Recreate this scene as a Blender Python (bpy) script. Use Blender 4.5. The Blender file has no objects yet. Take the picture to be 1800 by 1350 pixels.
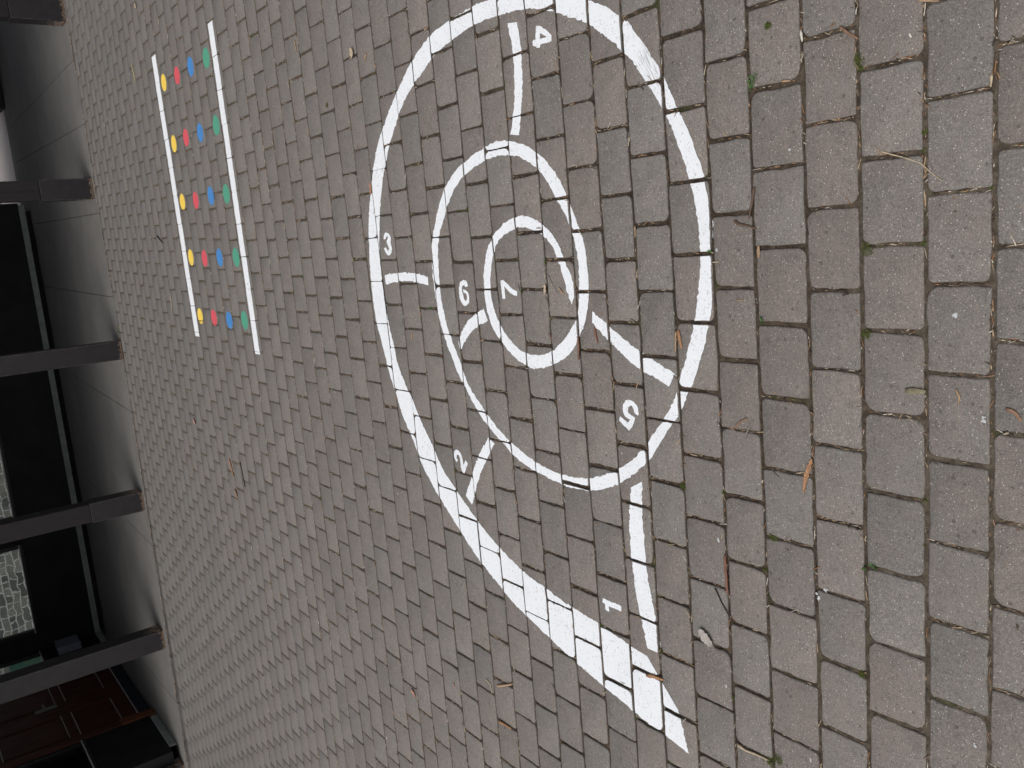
import bpy, math, random
from mathutils import Vector, Matrix, noise

# traced positions on the ground, metres
OUTER = [(-1.5508,0.7601),(-1.5336,0.8328),(-1.528,0.8949),(-1.5161,0.9513),(-1.5108,0.9678),(-1.4857,1.0845),(-1.456,1.2031),(-1.4226,1.3148),(-1.3807,1.4391),(-1.3522,1.5154),(-1.2902,1.6263),(-1.2556,1.6889),(-1.1748,1.7928),(-1.0868,1.9009),(-1.0268,1.9641),(-0.9688,2.0174),(-0.9163,2.0438),(-0.8601,2.0782),(-0.7941,2.1283),(-0.7179,2.1552),(-0.6674,2.1792),(-0.6357,2.1943),(-0.5214,2.2239),(-0.4568,2.2479),(-0.3797,2.2594),(-0.3029,2.2584),(-0.2385,2.2551),(-0.1533,2.2416),(-0.075,2.2255),(0.0116,2.1938),(0.0889,2.1527),(0.1234,2.1378),(0.1962,2.088),(0.2473,2.034),(0.2917,1.9829),(0.3374,1.9212),(0.384,1.8537),(0.4177,1.8004),(0.445,1.7408),(0.4668,1.6765),(0.4786,1.608),(0.4847,1.5496),(0.4915,1.4485),(0.4924,1.3908),(0.483,1.3045),(0.4672,1.2162),(0.4483,1.1334),(0.4238,1.0558),(0.4023,0.999),(0.3832,0.9504),(0.3579,0.9021),(0.3173,0.8415),(0.2718,0.7985),(0.227,0.7656),(0.1908,0.7417),(0.1652,0.7253),(0.1307,0.7059),(0.091,0.6916),(0.0675,0.6762),(0.0393,0.6612),(0.0064,0.6467),(-0.033,0.6328),(-0.0686,0.6178),(-0.1037,0.6126),(-0.1394,0.6018),(-0.1832,0.598),(-0.2307,0.6007),(-0.2877,0.604),(-0.3454,0.6097),(-0.3949,0.6186),(-0.4491,0.6386),(-0.4978,0.657),(-0.5388,0.677),(-0.5841,0.7031),(-0.6262,0.7285),(-0.6665,0.7642),(-0.7207,0.8068),(-0.7595,0.8396),(-0.7951,0.8843),(-0.8297,0.9298),(-0.858,0.9884),(-0.8808,1.0478),(-0.8931,1.1209),(-0.895,1.1845),(-0.8879,1.2493),(-0.8752,1.3171),(-0.864,1.372),(-0.8395,1.4418),(-0.8148,1.4745),(-0.7535,1.5748),(-0.7198,1.6118),(-0.6795,1.646),(-0.6349,1.6814),(-0.6217,1.6963),(-0.5653,1.7299),(-0.49,1.7698),(-0.4126,1.7929),(-0.3345,1.8042),(-0.2674,1.8088),(-0.1918,1.7978),(-0.1401,1.7805),(-0.0953,1.754),(-0.0422,1.7228),(-0.003,1.6844),(0.0192,1.6567),(0.0536,1.6024),(0.0757,1.5347),(0.0934,1.4698),(0.1051,1.4093),(0.107,1.3525),(0.0977,1.3074),(0.0815,1.2566),(0.0545,1.2014),(0.0314,1.1671),(-0.0066,1.1294),(-0.0435,1.1041),(-0.0716,1.0886),(-0.0946,1.0796),(-0.1287,1.0604),(-0.1675,1.045),(-0.194,1.0334),(-0.2313,1.0291),(-0.2881,1.0239),(-0.3257,1.0278),(-0.3681,1.035),(-0.4114,1.0522),(-0.443,1.0719),(-0.4754,1.0943),(-0.5095,1.1343),(-0.5344,1.1933),(-0.5476,1.2401),(-0.5562,1.2891),(-0.5476,1.3355),(-0.5295,1.3758),(-0.5203,1.396),(-0.4799,1.447),(-0.4417,1.4867),(-0.3836,1.5083),(-0.3164,1.5115),(-0.2725,1.5075),(-0.2157,1.4863),(-0.1709,1.4522),(-0.1382,1.4033),(-0.1143,1.3378),(-0.1107,1.2964),(-0.1181,1.2498),(-0.1337,1.2132),(-0.1603,1.1726),(-0.1931,1.1395),(-0.2358,1.1202),(-0.2717,1.0998),(-0.2995,1.0865),(-0.3256,1.0823),(-0.3613,1.0993)]
INNER = [(-1.5508,0.7601),(-1.4744,0.7774),(-1.4286,0.7944),(-1.3369,0.8234),(-1.3291,0.8463),(-1.3205,0.8912),(-1.3142,0.9506),(-1.3028,1.0214),(-1.2904,1.083),(-1.2803,1.1504),(-1.2735,1.2089),(-1.2648,1.2613),(-1.2527,1.3149),(-1.2349,1.4075),(-1.2062,1.4944),(-1.1756,1.5595),(-1.1381,1.6359),(-1.0725,1.7295),(-1.0108,1.8097),(-0.9668,1.8671),(-0.9256,1.8976),(-0.8946,1.9149),(-0.8391,1.9603),(-0.7854,2.0006),(-0.7291,2.0299),(-0.6896,2.0632),(-0.6593,2.0837),(-0.6432,2.0955),(-0.5977,2.1199),(-0.5276,2.1303),(-0.4581,2.1538),(-0.3679,2.1657),(-0.2887,2.1694),(-0.1987,2.1686),(-0.1207,2.1519),(-0.0446,2.1278),(0.0428,2.0918),(0.0655,2.0805),(0.1043,2.0564),(0.1642,2.0214),(0.2185,1.9682),(0.2716,1.9162),(0.3095,1.8697),(0.3369,1.8173),(0.356,1.7767),(0.3869,1.7092),(0.4094,1.654),(0.4268,1.56),(0.4365,1.4966),(0.4425,1.4217),(0.4406,1.3502),(0.4332,1.2592),(0.425,1.197),(0.409,1.1384),(0.3879,1.0816),(0.3624,1.0274),(0.3342,0.966),(0.3079,0.9273),(0.2712,0.8807),(0.2401,0.8446),(0.2079,0.8133),(0.1702,0.7836),(0.1411,0.7635),(0.0939,0.7314),(0.0661,0.715),(0.0325,0.6999),(-0.0071,0.6854),(-0.0441,0.6707),(-0.0766,0.6606),(-0.1031,0.6539),(-0.136,0.645),(-0.1839,0.6396),(-0.2357,0.6372),(-0.2742,0.6396),(-0.3195,0.6482),(-0.3629,0.6571),(-0.4003,0.6681),(-0.4548,0.6856),(-0.5039,0.7067),(-0.5412,0.7219),(-0.573,0.7333),(-0.6031,0.7502),(-0.6469,0.7818),(-0.6803,0.8134),(-0.7025,0.835),(-0.7314,0.8581),(-0.7746,0.9089),(-0.8069,0.9614),(-0.8331,1.0199),(-0.8521,1.0802),(-0.8616,1.1421),(-0.8622,1.1935),(-0.8562,1.2588),(-0.846,1.3188),(-0.8245,1.381),(-0.8019,1.4364),(-0.7672,1.498),(-0.7265,1.5545),(-0.6897,1.597),(-0.6415,1.6486),(-0.6142,1.6642),(-0.5772,1.6796),(-0.5069,1.7194),(-0.46,1.7418),(-0.3927,1.7603),(-0.3249,1.7705),(-0.2493,1.7656),(-0.1841,1.7567),(-0.1378,1.7409),(-0.0931,1.7046),(-0.0504,1.6728),(-0.005,1.6246),(0.0248,1.5752),(0.0507,1.501),(0.0631,1.4303),(0.0665,1.3725),(0.0592,1.3129),(0.0428,1.262),(0.0221,1.2183),(0.0001,1.1909),(-0.0302,1.1626),(-0.0624,1.1422),(-0.0977,1.1162),(-0.1292,1.096),(-0.1571,1.0821),(-0.1964,1.0679),(-0.2301,1.0624),(-0.28,1.061),(-0.3256,1.066),(-0.3764,1.0739),(-0.4046,1.0864),(-0.4302,1.1059),(-0.4601,1.1408),(-0.4879,1.1813),(-0.5008,1.2083),(-0.513,1.2568),(-0.5138,1.317),(-0.5017,1.3574),(-0.4816,1.3905),(-0.4416,1.4342),(-0.4048,1.4584),(-0.3611,1.4742),(-0.3165,1.4779),(-0.2731,1.4696),(-0.217,1.4481),(-0.184,1.4248),(-0.1647,1.3929),(-0.1483,1.3427),(-0.1422,1.3073),(-0.1497,1.2618),(-0.1597,1.2242),(-0.1749,1.1931),(-0.2002,1.1651),(-0.2272,1.1499),(-0.2594,1.1353),(-0.3022,1.1224),(-0.3458,1.109),(-0.3613,1.0993)]
DIVIDERS = [('four',[[(0.4097,1.2835),(0.3432,1.2721),(0.3235,1.2684),(0.2783,1.2696),(0.2226,1.2762),(0.1673,1.2907),(0.1159,1.3115)],[(0.4024,1.2405),(0.3457,1.2331),(0.2906,1.2341),(0.2348,1.2382),(0.1803,1.2534),(0.1103,1.272)]]),('three',[[(-0.2672,2.145),(-0.2627,2.0879),(-0.2597,1.9839),(-0.2681,1.8853),(-0.2765,1.8402)],[(-0.3015,2.1442),(-0.29,2.0395),(-0.293,1.9392),(-0.3007,1.8827),(-0.3084,1.8412)]]),('six',[[(-0.3821,1.5238),(-0.4012,1.5821),(-0.432,1.6374),(-0.4667,1.6693),(-0.4979,1.6918),(-0.524,1.6827)],[(-0.4191,1.5062),(-0.4353,1.5652),(-0.4647,1.6188),(-0.4903,1.6497),(-0.509,1.6678),(-0.5238,1.6792)]]),('two',[[(-0.8027,1.5665),(-0.8623,1.6251),(-0.9286,1.6696),(-1.0326,1.7358)],[(-0.817,1.5337),(-0.8693,1.577),(-0.9429,1.6381),(-1.0594,1.7017)]]),('five',[[(-0.3794,1.0193),(-0.399,0.9879),(-0.4247,0.947),(-0.4544,0.8962),(-0.4812,0.8476),(-0.5018,0.7995),(-0.5269,0.7355)],[(-0.4101,1.0225),(-0.4468,0.9758),(-0.4748,0.9347),(-0.5157,0.8759),(-0.5298,0.8369),(-0.5492,0.784),(-0.5596,0.7564)]]),('one',[[(-0.8481,0.9143),(-0.9119,0.9252),(-0.9729,0.9306),(-1.0259,0.9298),(-1.0948,0.9261),(-1.1555,0.9205),(-1.2021,0.9115),(-1.2636,0.8972),(-1.2954,0.8913)],[(-0.8244,0.8714),(-0.8816,0.8747),(-0.9417,0.8782),(-0.9929,0.877),(-1.0802,0.8738),(-1.1303,0.8653),(-1.1875,0.8532),(-1.2252,0.8437),(-1.2981,0.8411)]])]
NUMERALS = [('4',[[[(0.3713,1.162),(0.3545,1.1649),(0.3396,1.1661),(0.3181,1.1662)],[(0.3713,1.1486),(0.3521,1.1477),(0.3368,1.1497),(0.3155,1.1504)]],[[(0.3713,1.1486),(0.3564,1.1254),(0.3395,1.1027),(0.3336,1.1009)],[(0.3529,1.1476),(0.3442,1.1335),(0.3365,1.1207),(0.3352,1.1202)]],[[(0.3336,1.1009),(0.3352,1.1202),(0.3375,1.1496),(0.3412,1.1713),(0.3381,1.1806)],[(0.3219,1.1023),(0.3217,1.1192),(0.3236,1.1514),(0.3231,1.1669),(0.3257,1.1809)]]]),('3',[[[(-0.1371,2.1228),(-0.1254,2.1188),(-0.1168,2.1097),(-0.1137,2.0947),(-0.1195,2.0795),(-0.129,2.0699),(-0.1414,2.0685),(-0.1513,2.0738),(-0.1639,2.0684),(-0.1763,2.0677),(-0.1895,2.0766),(-0.199,2.0964),(-0.1928,2.1105),(-0.1798,2.1219),(-0.1682,2.1264)],[(-0.1395,2.1078),(-0.1329,2.1039),(-0.1292,2.0994),(-0.128,2.0944),(-0.13,2.0901),(-0.1359,2.0884),(-0.1433,2.0991),(-0.1499,2.103),(-0.1604,2.0971),(-0.1686,2.0895),(-0.1754,2.0894),(-0.1806,2.0946),(-0.1801,2.1004),(-0.1747,2.1063),(-0.1671,2.1118)]]]),('6',[[[(-0.3122,1.6005),(-0.3024,1.5983),(-0.2933,1.6055),(-0.2901,1.6214),(-0.2942,1.636),(-0.3036,1.6474),(-0.3173,1.6526),(-0.3327,1.6544),(-0.3528,1.6532),(-0.3658,1.6442),(-0.3745,1.6304),(-0.3717,1.6147),(-0.3631,1.6023),(-0.3494,1.5965),(-0.3342,1.6002),(-0.3213,1.6144),(-0.3212,1.6309)],[(-0.3137,1.6158),(-0.3091,1.6192),(-0.308,1.6231),(-0.3083,1.6268),(-0.3105,1.6305),(-0.3159,1.6347),(-0.322,1.6366),(-0.3327,1.6329),(-0.3419,1.6317),(-0.3511,1.6292),(-0.3564,1.6245),(-0.3579,1.6193),(-0.3556,1.6134),(-0.3479,1.6099),(-0.3373,1.6116),(-0.3324,1.6177),(-0.3327,1.6274)]]]),('7',[[[(-0.2938,1.4184),(-0.3066,1.4215),(-0.321,1.42),(-0.3353,1.4197),(-0.3494,1.4194)],[(-0.2932,1.4061),(-0.3025,1.3991),(-0.3124,1.4034),(-0.3353,1.4051),(-0.3493,1.4055)]],[[(-0.2968,1.403),(-0.3054,1.3875),(-0.3204,1.3658),(-0.3282,1.3411)],[(-0.3124,1.4029),(-0.3253,1.388),(-0.3366,1.3682),(-0.3425,1.3455)]]]),('2',[[[(-0.9194,1.7741),(-0.9056,1.7858),(-0.8934,1.7876),(-0.8763,1.7795),(-0.871,1.7596),(-0.8789,1.7451),(-0.893,1.7348),(-0.9106,1.7329),(-0.9218,1.7329)],[(-0.9089,1.7643),(-0.9045,1.7715),(-0.8952,1.7698),(-0.8906,1.766),(-0.8902,1.76),(-0.8926,1.7534),(-0.902,1.7491),(-0.9165,1.7487),(-0.9257,1.7493)]],[[(-0.9258,1.7503),(-0.9387,1.7467),(-0.948,1.7413),(-0.9539,1.7365)],[(-0.9218,1.7329),(-0.9286,1.7136),(-0.9402,1.7223),(-0.9528,1.7304)]],[[(-0.9224,1.733),(-0.9019,1.7138)],[(-0.9286,1.7136),(-0.9126,1.7012)]]]),('5',[[[(-0.6463,0.8709),(-0.6388,0.8674),(-0.6258,0.8697),(-0.6143,0.879),(-0.6091,0.8923),(-0.6074,0.9049),(-0.6128,0.9159),(-0.6234,0.9248),(-0.6362,0.926),(-0.6488,0.925),(-0.6564,0.9174),(-0.6605,0.9061),(-0.6603,0.9003)],[(-0.643,0.882),(-0.6375,0.8856),(-0.6294,0.8872),(-0.6247,0.8902),(-0.6231,0.8947),(-0.6244,0.8994),(-0.6283,0.9038),(-0.6324,0.9065),(-0.6375,0.9076),(-0.6424,0.9062),(-0.6471,0.9026),(-0.6488,0.8958),(-0.6516,0.8845)]],[[(-0.6516,0.8845),(-0.6572,0.8821),(-0.6788,0.8938),(-0.6899,0.9069)],[(-0.6603,0.9003),(-0.6608,0.9009),(-0.6698,0.9093),(-0.6708,0.9105)]],[[(-0.6899,0.9069),(-0.6798,0.9278),(-0.6689,0.9429)],[(-0.6698,0.9093),(-0.6637,0.9216),(-0.6563,0.9381)]]]),('1',[[[(-1.2019,1.0581),(-1.2044,1.0302),(-1.2017,0.994),(-1.2056,0.9824)],[(-1.2169,1.0616),(-1.2198,1.0369),(-1.2196,1.0059),(-1.2203,0.9843)]],[[(-1.2175,1.0511),(-1.2361,1.0489),(-1.2379,1.0412)],[(-1.2168,1.0366),(-1.2314,1.0341),(-1.2367,1.0359)]]])]
LITTER = [('twig',[(-0.1077,0.4809),(-0.1446,0.4899),(-0.1759,0.5002)],0.0059,'brown_dark'),('twig',[(-0.1729,0.5383),(-0.1827,0.526),(-0.1863,0.5066),(-0.195,0.4805)],0.006,'brown_dark'),('bark',[(-0.2297,0.4777),(-0.256,0.4789)],0.0106,'tan'),('chip',[(-0.4181,0.7169),(-0.4411,0.7131),(-0.4642,0.7093)],0.0116,'orange'),('chip',[(-0.4224,0.7244),(-0.4722,0.7298)],0.0064,'tan'),('straw',[(-0.0714,0.2),(-0.0803,0.1771),(-0.0879,0.1557),(-0.1003,0.1266),(-0.1191,0.1073),(-0.1358,0.0873)],0.0028,'pale'),('twig',[(0.1635,0.2777),(0.1458,0.2572),(0.1328,0.2392)],0.0068,'brown'),('chip',[(0.1714,0.1293),(0.1609,0.092)],0.0043,'tan'),('chip',[(0.1768,0.3613),(0.1552,0.3582)],0.0069,'white'),('chip',[(0.122,0.1448),(0.1135,0.1408)],0.0054,'white'),('chip',[(0.0258,0.0064),(0.0065,0.008)],0.0052,'pale'),('chip',[(0.0908,0.4086),(0.0877,0.3863)],0.0058,'tan'),('leaf',[(-0.6787,0.3604),(-0.7038,0.3693),(-0.7239,0.3769),(-0.7589,0.3821)],0.0165,'orange'),('needle',[(-0.5016,0.0629),(-0.5154,0.0559),(-0.5303,0.0588)],0.0048,'tan'),('bark',[(-0.5135,0.157),(-0.512,0.1178)],0.0142,'olive'),('bark',[(-0.5287,-0.0211),(-0.5339,-0.0367),(-0.5475,-0.0469)],0.0094,'brown'),('twig',[(-0.6384,0.5601),(-0.6219,0.5448),(-0.6115,0.5239)],0.005,'brown'),('twig',[(-0.6614,0.5333),(-0.6376,0.5236),(-0.6134,0.5076)],0.005,'grey'),('twig',[(-0.955,0.6049),(-1.005,0.6042),(-1.055,0.6018)],0.0079,'red'),('twig',[(-1.0489,0.642),(-1.0767,0.6254),(-1.1208,0.5933)],0.0041,'black'),('leaf',[(-1.1728,0.6957),(-1.1882,0.6782),(-1.2065,0.6522)],0.0254,'grey_leaf'),('chip',[(-1.3802,0.9003),(-1.3708,0.8718),(-1.3685,0.8361)],0.0124,'orange'),('straw',[(-1.4445,0.5945),(-1.4495,0.5688),(-1.4457,0.5383),(-1.445,0.5021)],0.0066,'pale'),('leaf',[(0.5435,2.2035),(0.5224,2.1954),(0.5048,2.2045)],0.0206,'tanleaf'),('chip',[(0.4993,2.0956),(0.4829,2.1169)],0.01,'tan'),('needle',[(0.676,2.6752),(0.6237,2.6635)],0.007,'tan'),('leaf',[(0.0686,2.171),(0.046,2.1676),(0.0245,2.1773)],0.018,'orange'),('leaf',[(-1.982,2.3047),(-1.9942,2.2838),(-2.0104,2.2732)],0.0165,'pink'),('twig',[(-1.7088,1.65),(-1.688,1.6031),(-1.6642,1.5536)],0.0098,'tan'),('straw',[(-1.7101,1.7198),(-1.7217,1.6935),(-1.7546,1.6881)],0.005,'pale'),('twig',[(-1.8463,1.6605),(-1.8444,1.6261),(-1.844,1.5859)],0.0101,'orange'),('needle',[(-1.3097,4.2891),(-1.3621,4.2713),(-1.4183,4.2552)],0.0132,'orange'),('needle',[(-1.4897,4.2651),(-1.5438,4.2382)],0.0132,'orange'),('twig',[(-1.2959,4.099),(-1.3685,4.0907),(-1.443,4.0737)],0.0064,'black'),('leaf',[(-1.1403,4.9057),(-1.1778,4.8759)],0.0218,'pink'),('straw',[(-0.3507,5.0085),(-0.3979,5.0084),(-0.4491,5.0234)],0.0066,'pale'),('twig',[(0.0298,5.0979),(0.0022,5.0467),(-0.0215,4.9941)],0.0092,'black'),('straw',[(1.07,5.0797),(1.0096,5.0622),(0.957,5.0681)],0.0068,'yellow'),('leaf',[(1.3552,4.809),(1.3249,4.7884)],0.0219,'tanleaf'),('twig',[(-0.4209,1.0123),(-0.442,1.0078),(-0.4647,1.0034)],0.0064,'red'),('needle',[(-0.2778,1.1934),(-0.3065,1.1744),(-0.3334,1.1529)],0.003,'grey'),('needle',[(-0.3161,1.1459),(-0.3365,1.1288)],0.0059,'tan'),('leaf',[(-0.3079,1.2048),(-0.3367,1.2084)],0.0105,'tanleaf'),('twig',[(-0.4512,1.0798),(-0.4826,1.0809),(-0.5145,1.0867)],0.0072,'red'),('chip',[(-0.1673,0.8399),(-0.1947,0.8423)],0.006,'tan'),('needle',[(-0.2622,0.6042),(-0.2616,0.5832)],0.0037,'pale'),('needle',[(-0.3471,0.542),(-0.346,0.5158)],0.0036,'tan'),('chip',[(0.4891,1.7096),(0.4918,1.6851)],0.0072,'tan'),('needle',[(-0.4751,1.9851),(-0.5001,1.9944)],0.0057,'tan'),('chip',[(-1.8138,1.9555),(-1.834,1.9471)],0.0086,'pink')]
GREENS = [(-0.3911,0.4767,0.011),(0.1089,0.4754,0.015),(0.0942,0.4803,0.012),(-0.2478,0.2309,0.014),(-0.4098,0.2336,0.01),(-0.3833,1.8425,0.009),(-0.8775,0.4664,0.012),(-0.8811,0.2253,0.012),(-0.6407,6.6386,0.03),(-0.6088,6.6355,0.025),(-0.2367,0.6092,0.008),(-0.8081,0.7311,0.01),(-1.4309,0.4759,0.013),(-1.4487,0.4974,0.012),(0.2029,0.4365,0.008),(0.0974,0.241,0.012),(-0.893,0.2465,0.008),(-1.1289,0.257,0.008),(0.3874,2.4541,0.01)]
SPECKS = [(-0.0434,0.3936,0.006),(-0.3697,0.0642,0.009),(-0.9224,0.6237,0.008),(-0.9846,0.3541,0.011),(-0.9652,0.337,0.008),(-1.3008,0.6202,0.006),(-1.185,0.0251,0.006),(-1.3877,0.3858,0.006),(-0.5509,0.0135,0.008),(-0.7577,0.9394,0.004),(-1.9201,1.7066,0.004),(-2.3486,2.6061,0.012),(-1.1226,2.2312,0.005),(-0.2375,0.5898,0.006),(-0.6361,1.1839,0.004)]
SUN, SKY = 1.4, .10
SCUFF, SCUFF_A = (.495, -.50), .517
rnd = random.Random(7)
V = Vector
scene = bpy.context.scene
COL = scene.collection

# ------------------------------------------------------------------ helpers
def link(name, me, parent=None, mat=None):
    o = bpy.data.objects.new(name, me)
    COL.objects.link(o)
    if parent is not None: o.parent = parent
    if mat is not None and me is not None: me.materials.append(mat)
    return o

def tag(o, label=None, cat=None, group=None, kind=None):
    if label: o['label'] = label
    if cat: o['category'] = cat
    if group: o['group'] = group
    if kind: o['kind'] = kind
    return o

def empty(name, loc, label=None, cat=None, group=None):
    o = bpy.data.objects.new(name, None)
    COL.objects.link(o); o.location = loc; o.empty_display_size = .1
    return tag(o, label, cat, group)

class MB:
    """collects verts/faces and links them as ONE mesh object"""
    def __init__(s): s.v = []; s.f = []; s.c = []
    def box(s, x0, x1, y0, y1, z0, z1, org=(0, 0, 0)):
        b = len(s.v)
        for z in (z0, z1):
            for (x, y) in ((x0, y0), (x1, y0), (x1, y1), (x0, y1)):
                s.v.append((x-org[0], y-org[1], z-org[2]))
        for f in ((3,2,1,0),(4,5,6,7),(0,1,5,4),(1,2,6,5),(2,3,7,6),(3,0,4,7)):
            s.f.append(tuple(b+i for i in f))
        return s
    def poly(s, pts, org=(0,0,0)):
        b = len(s.v); s.v += [(p[0]-org[0], p[1]-org[1], p[2]-org[2]) for p in pts]
        s.f.append(tuple(range(b, b+len(pts)))); return s
    def build(s, name, mat, parent=None, bevel=0, smooth=False):
        me = bpy.data.meshes.new(name); me.from_pydata(s.v, [], s.f); me.update()
        if smooth:
            me.polygons.foreach_set('use_smooth', [True]*len(me.polygons))
        if s.c:
            at = me.color_attributes.new('tint', 'FLOAT_COLOR', 'POINT')
            at.data.foreach_set('color', [q for c in s.c for q in (c[0], c[1], c[2], 1.0)])
        o = link(name, me, parent, mat)
        if bevel:
            m = o.modifiers.new('bevel', 'BEVEL'); m.width = bevel; m.segments = 2; m.limit_method = 'ANGLE'
        return o

# ------------------------------------------------------------------ materials
def newmat(name):
    m = bpy.data.materials.new(name); m.use_nodes = True
    nt = m.node_tree; nt.nodes.clear()
    out = nt.nodes.new('ShaderNodeOutputMaterial'); b = nt.nodes.new('ShaderNodeBsdfPrincipled')
    nt.links.new(b.outputs[0], out.inputs[0]); return m, nt, b
class NT:
    def __init__(s, nt): s.nt = nt; s.co = None
    def n(s, t, **k):
        x = s.nt.nodes.new(t)
        for a, v in k.items(): setattr(x, a, v)
        return x
    def l(s, a, b): s.nt.links.new(a, b)
    def coord(s):
        if s.co is None: s.co = s.n('ShaderNodeTexCoord').outputs['Object']
        return s.co
    def noise(s, sc, det=2, rough=.5, vec=None, dist=0):
        x = s.n('ShaderNodeTexNoise'); x.inputs['Scale'].default_value = sc
        x.inputs['Detail'].default_value = det; x.inputs['Roughness'].default_value = rough
        x.inputs['Distortion'].default_value = dist
        s.l(vec or s.coord(), x.inputs['Vector']); return x.outputs['Fac']
    def vor(s, sc, vec=None):
        x = s.n('ShaderNodeTexVoronoi'); x.inputs['Scale'].default_value = sc
        s.l(vec or s.coord(), x.inputs['Vector']); return x
    def ramp(s, fac, a, b, va=0., vb=1.):
        x = s.n('ShaderNodeMapRange'); x.interpolation_type = 'SMOOTHSTEP'
        s.l(fac, x.inputs[0]); x.inputs[1].default_value = a; x.inputs[2].default_value = b
        x.inputs[3].default_value = va; x.inputs[4].default_value = vb; return x.outputs[0]
    def mix(s, fac, a, b, mode='MIX'):
        x = s.n('ShaderNodeMix', data_type='RGBA', blend_type=mode)
        for i, v in ((0, fac), (6, a), (7, b)):
            if hasattr(v, 'is_linked') or hasattr(v, 'links'): s.l(v, x.inputs[i])
            else: x.inputs[i].default_value = v if not isinstance(v, tuple) or len(v) == 4 else (*v, 1)
        return x.outputs[2]
    def math(s, op, a, b=0., clamp=False):
        x = s.n('ShaderNodeMath', operation=op); x.use_clamp = clamp
        for i, v in ((0, a), (1, b)):
            if hasattr(v, 'links'): s.l(v, x.inputs[i])
            else: x.inputs[i].default_value = v
        return x.outputs[0]
    def bump(s, h, strength, dist, bsdf):
        x = s.n('ShaderNodeBump'); x.inputs['Strength'].default_value = strength
        x.inputs['Distance'].default_value = dist; s.l(h, x.inputs['Height']); s.l(x.outputs[0], bsdf.inputs['Normal'])

BROWN = (.189, .161, .146); GREY = (.168, .159, .148)
def mat_brick():
    m, nt, b = newmat('paver'); t = NT(nt)
    a = t.n('ShaderNodeAttribute'); a.attribute_name = 'tint'
    sep = t.n('ShaderNodeSeparateColor'); t.l(a.outputs['Color'], sep.inputs[0])
    # each paver gets its own piece of the pattern
    off = t.n('ShaderNodeCombineXYZ'); t.l(t.math('MULTIPLY', sep.outputs[2], 57.), off.inputs[2])
    add = t.n('ShaderNodeVectorMath', operation='ADD'); t.l(t.coord(), add.inputs[0]); t.l(off.outputs[0], add.inputs[1])
    patch = t.noise(11, 3, .55, add.outputs[0])
    f = t.math('ADD', t.math('MULTIPLY', t.math('SUBTRACT', patch, .5), 2.1), sep.outputs[0])
    col = t.mix(t.ramp(f, .05, .95), BROWN, GREY)
    col = t.mix(1., col, t.n('ShaderNodeCombineColor').outputs[0], 'MULTIPLY') if False else col
    # mottling
    blot = t.noise(42, 4, .65, add.outputs[0])
    col = t.mix(t.ramp(blot, .56, .74, 0, .5), col, (.09, .083, .076))
    mid = t.noise(24, 5, .7)
    col = t.mix(t.ramp(mid, .50, .70, 0, .42), col, (.095, .088, .080))
    col = t.mix(t.ramp(mid, .48, .30, 0, .28), col, (.27, .24, .21))
    warm = t.noise(60, 3, .6)
    col = t.mix(t.ramp(warm, .56, .72, 0, .34), col, (.27, .20, .16))
    fine = t.noise(330, 2, .7)
    col = t.mix(t.ramp(fine, .50, .64, 0, .46), col, (.080, .072, .066))
    fine2 = t.noise(380, 2, .6)
    col = t.mix(t.ramp(fine2, .50, .66, 0, .36), col, (.42, .38, .34))
    fine3 = t.noise(125, 3, .6)
    col = t.mix(t.ramp(fine3, .52, .66, 0, .5), col, (.11, .10, .092))
    f4 = t.noise(95, 3, .65)
    col = t.mix(t.ramp(f4, .54, .70, 0, .24), col, (.33, .29, .26))
    sp = t.vor(34); s4 = t.n('ShaderNodeSeparateColor'); t.l(sp.outputs['Color'], s4.inputs[0])
    g4 = t.math('MULTIPLY', t.ramp(sp.outputs['Distance'], .10, .16, 1, 0), t.math('GREATER_THAN', s4.outputs[2], .90))
    col = t.mix(t.math('MULTIPLY', g4, .6), col, (.07, .062, .056))
    # pale grains
    v = t.vor(230)
    sc = t.n('ShaderNodeSeparateColor'); t.l(v.outputs['Color'], sc.inputs[0])
    g = t.math('MULTIPLY', t.math('LESS_THAN', v.outputs['Distance'], .22), t.math('GREATER_THAN', sc.outputs[0], .86))
    col = t.mix(t.math('MULTIPLY', g, .8), col, (.68, .64, .58))
    v2 = t.vor(150); sc2 = t.n('ShaderNodeSeparateColor'); t.l(v2.outputs['Color'], sc2.inputs[0])
    g2 = t.math('MULTIPLY', t.math('LESS_THAN', v2.outputs['Distance'], .26), t.math('GREATER_THAN', sc2.outputs[1], .93))
    col = t.mix(t.math('MULTIPLY', g2, .7), col, (.06, .055, .05))
    # dirty rim: object z falls below the top face
    xyz = t.n('ShaderNodeSeparateXYZ'); t.l(t.coord(), xyz.inputs[0])
    rim = t.mix(t.ramp(xyz.outputs[1], 1.0, 3.0), (.055, .046, .036), (.105, .094, .080))
    col = t.mix(t.ramp(xyz.outputs[2], -.0045, -.0012, .85, 0), col, rim)
    # big stains over the yard and shade towards the building painted in as a greyer tone
    st = t.noise(1.3, 4, .6)
    col = t.mix(t.ramp(st, .45, .75, 0, .22), col, (.15, .145, .135))
    far_shade = t.ramp(xyz.outputs[1], .6, 6.0, 0, .72)
    col = t.mix(far_shade, col, (.121, .117, .112))
    val = t.n('ShaderNodeHueSaturation'); t.l(col, val.inputs['Color']); t.l(t.math('ADD', t.math('MULTIPLY', sep.outputs[1], .20), .94), val.inputs['Value'])
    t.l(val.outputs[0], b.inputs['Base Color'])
    b.inputs['Roughness'].default_value = .86; b.inputs['Specular IOR Level'].default_value = .25
    h = t.math('ADD', t.math('MULTIPLY', fine, .7), t.math('MULTIPLY', blot, 1.2))
    t.bump(h, .6, .002, b)
    return m

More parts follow.
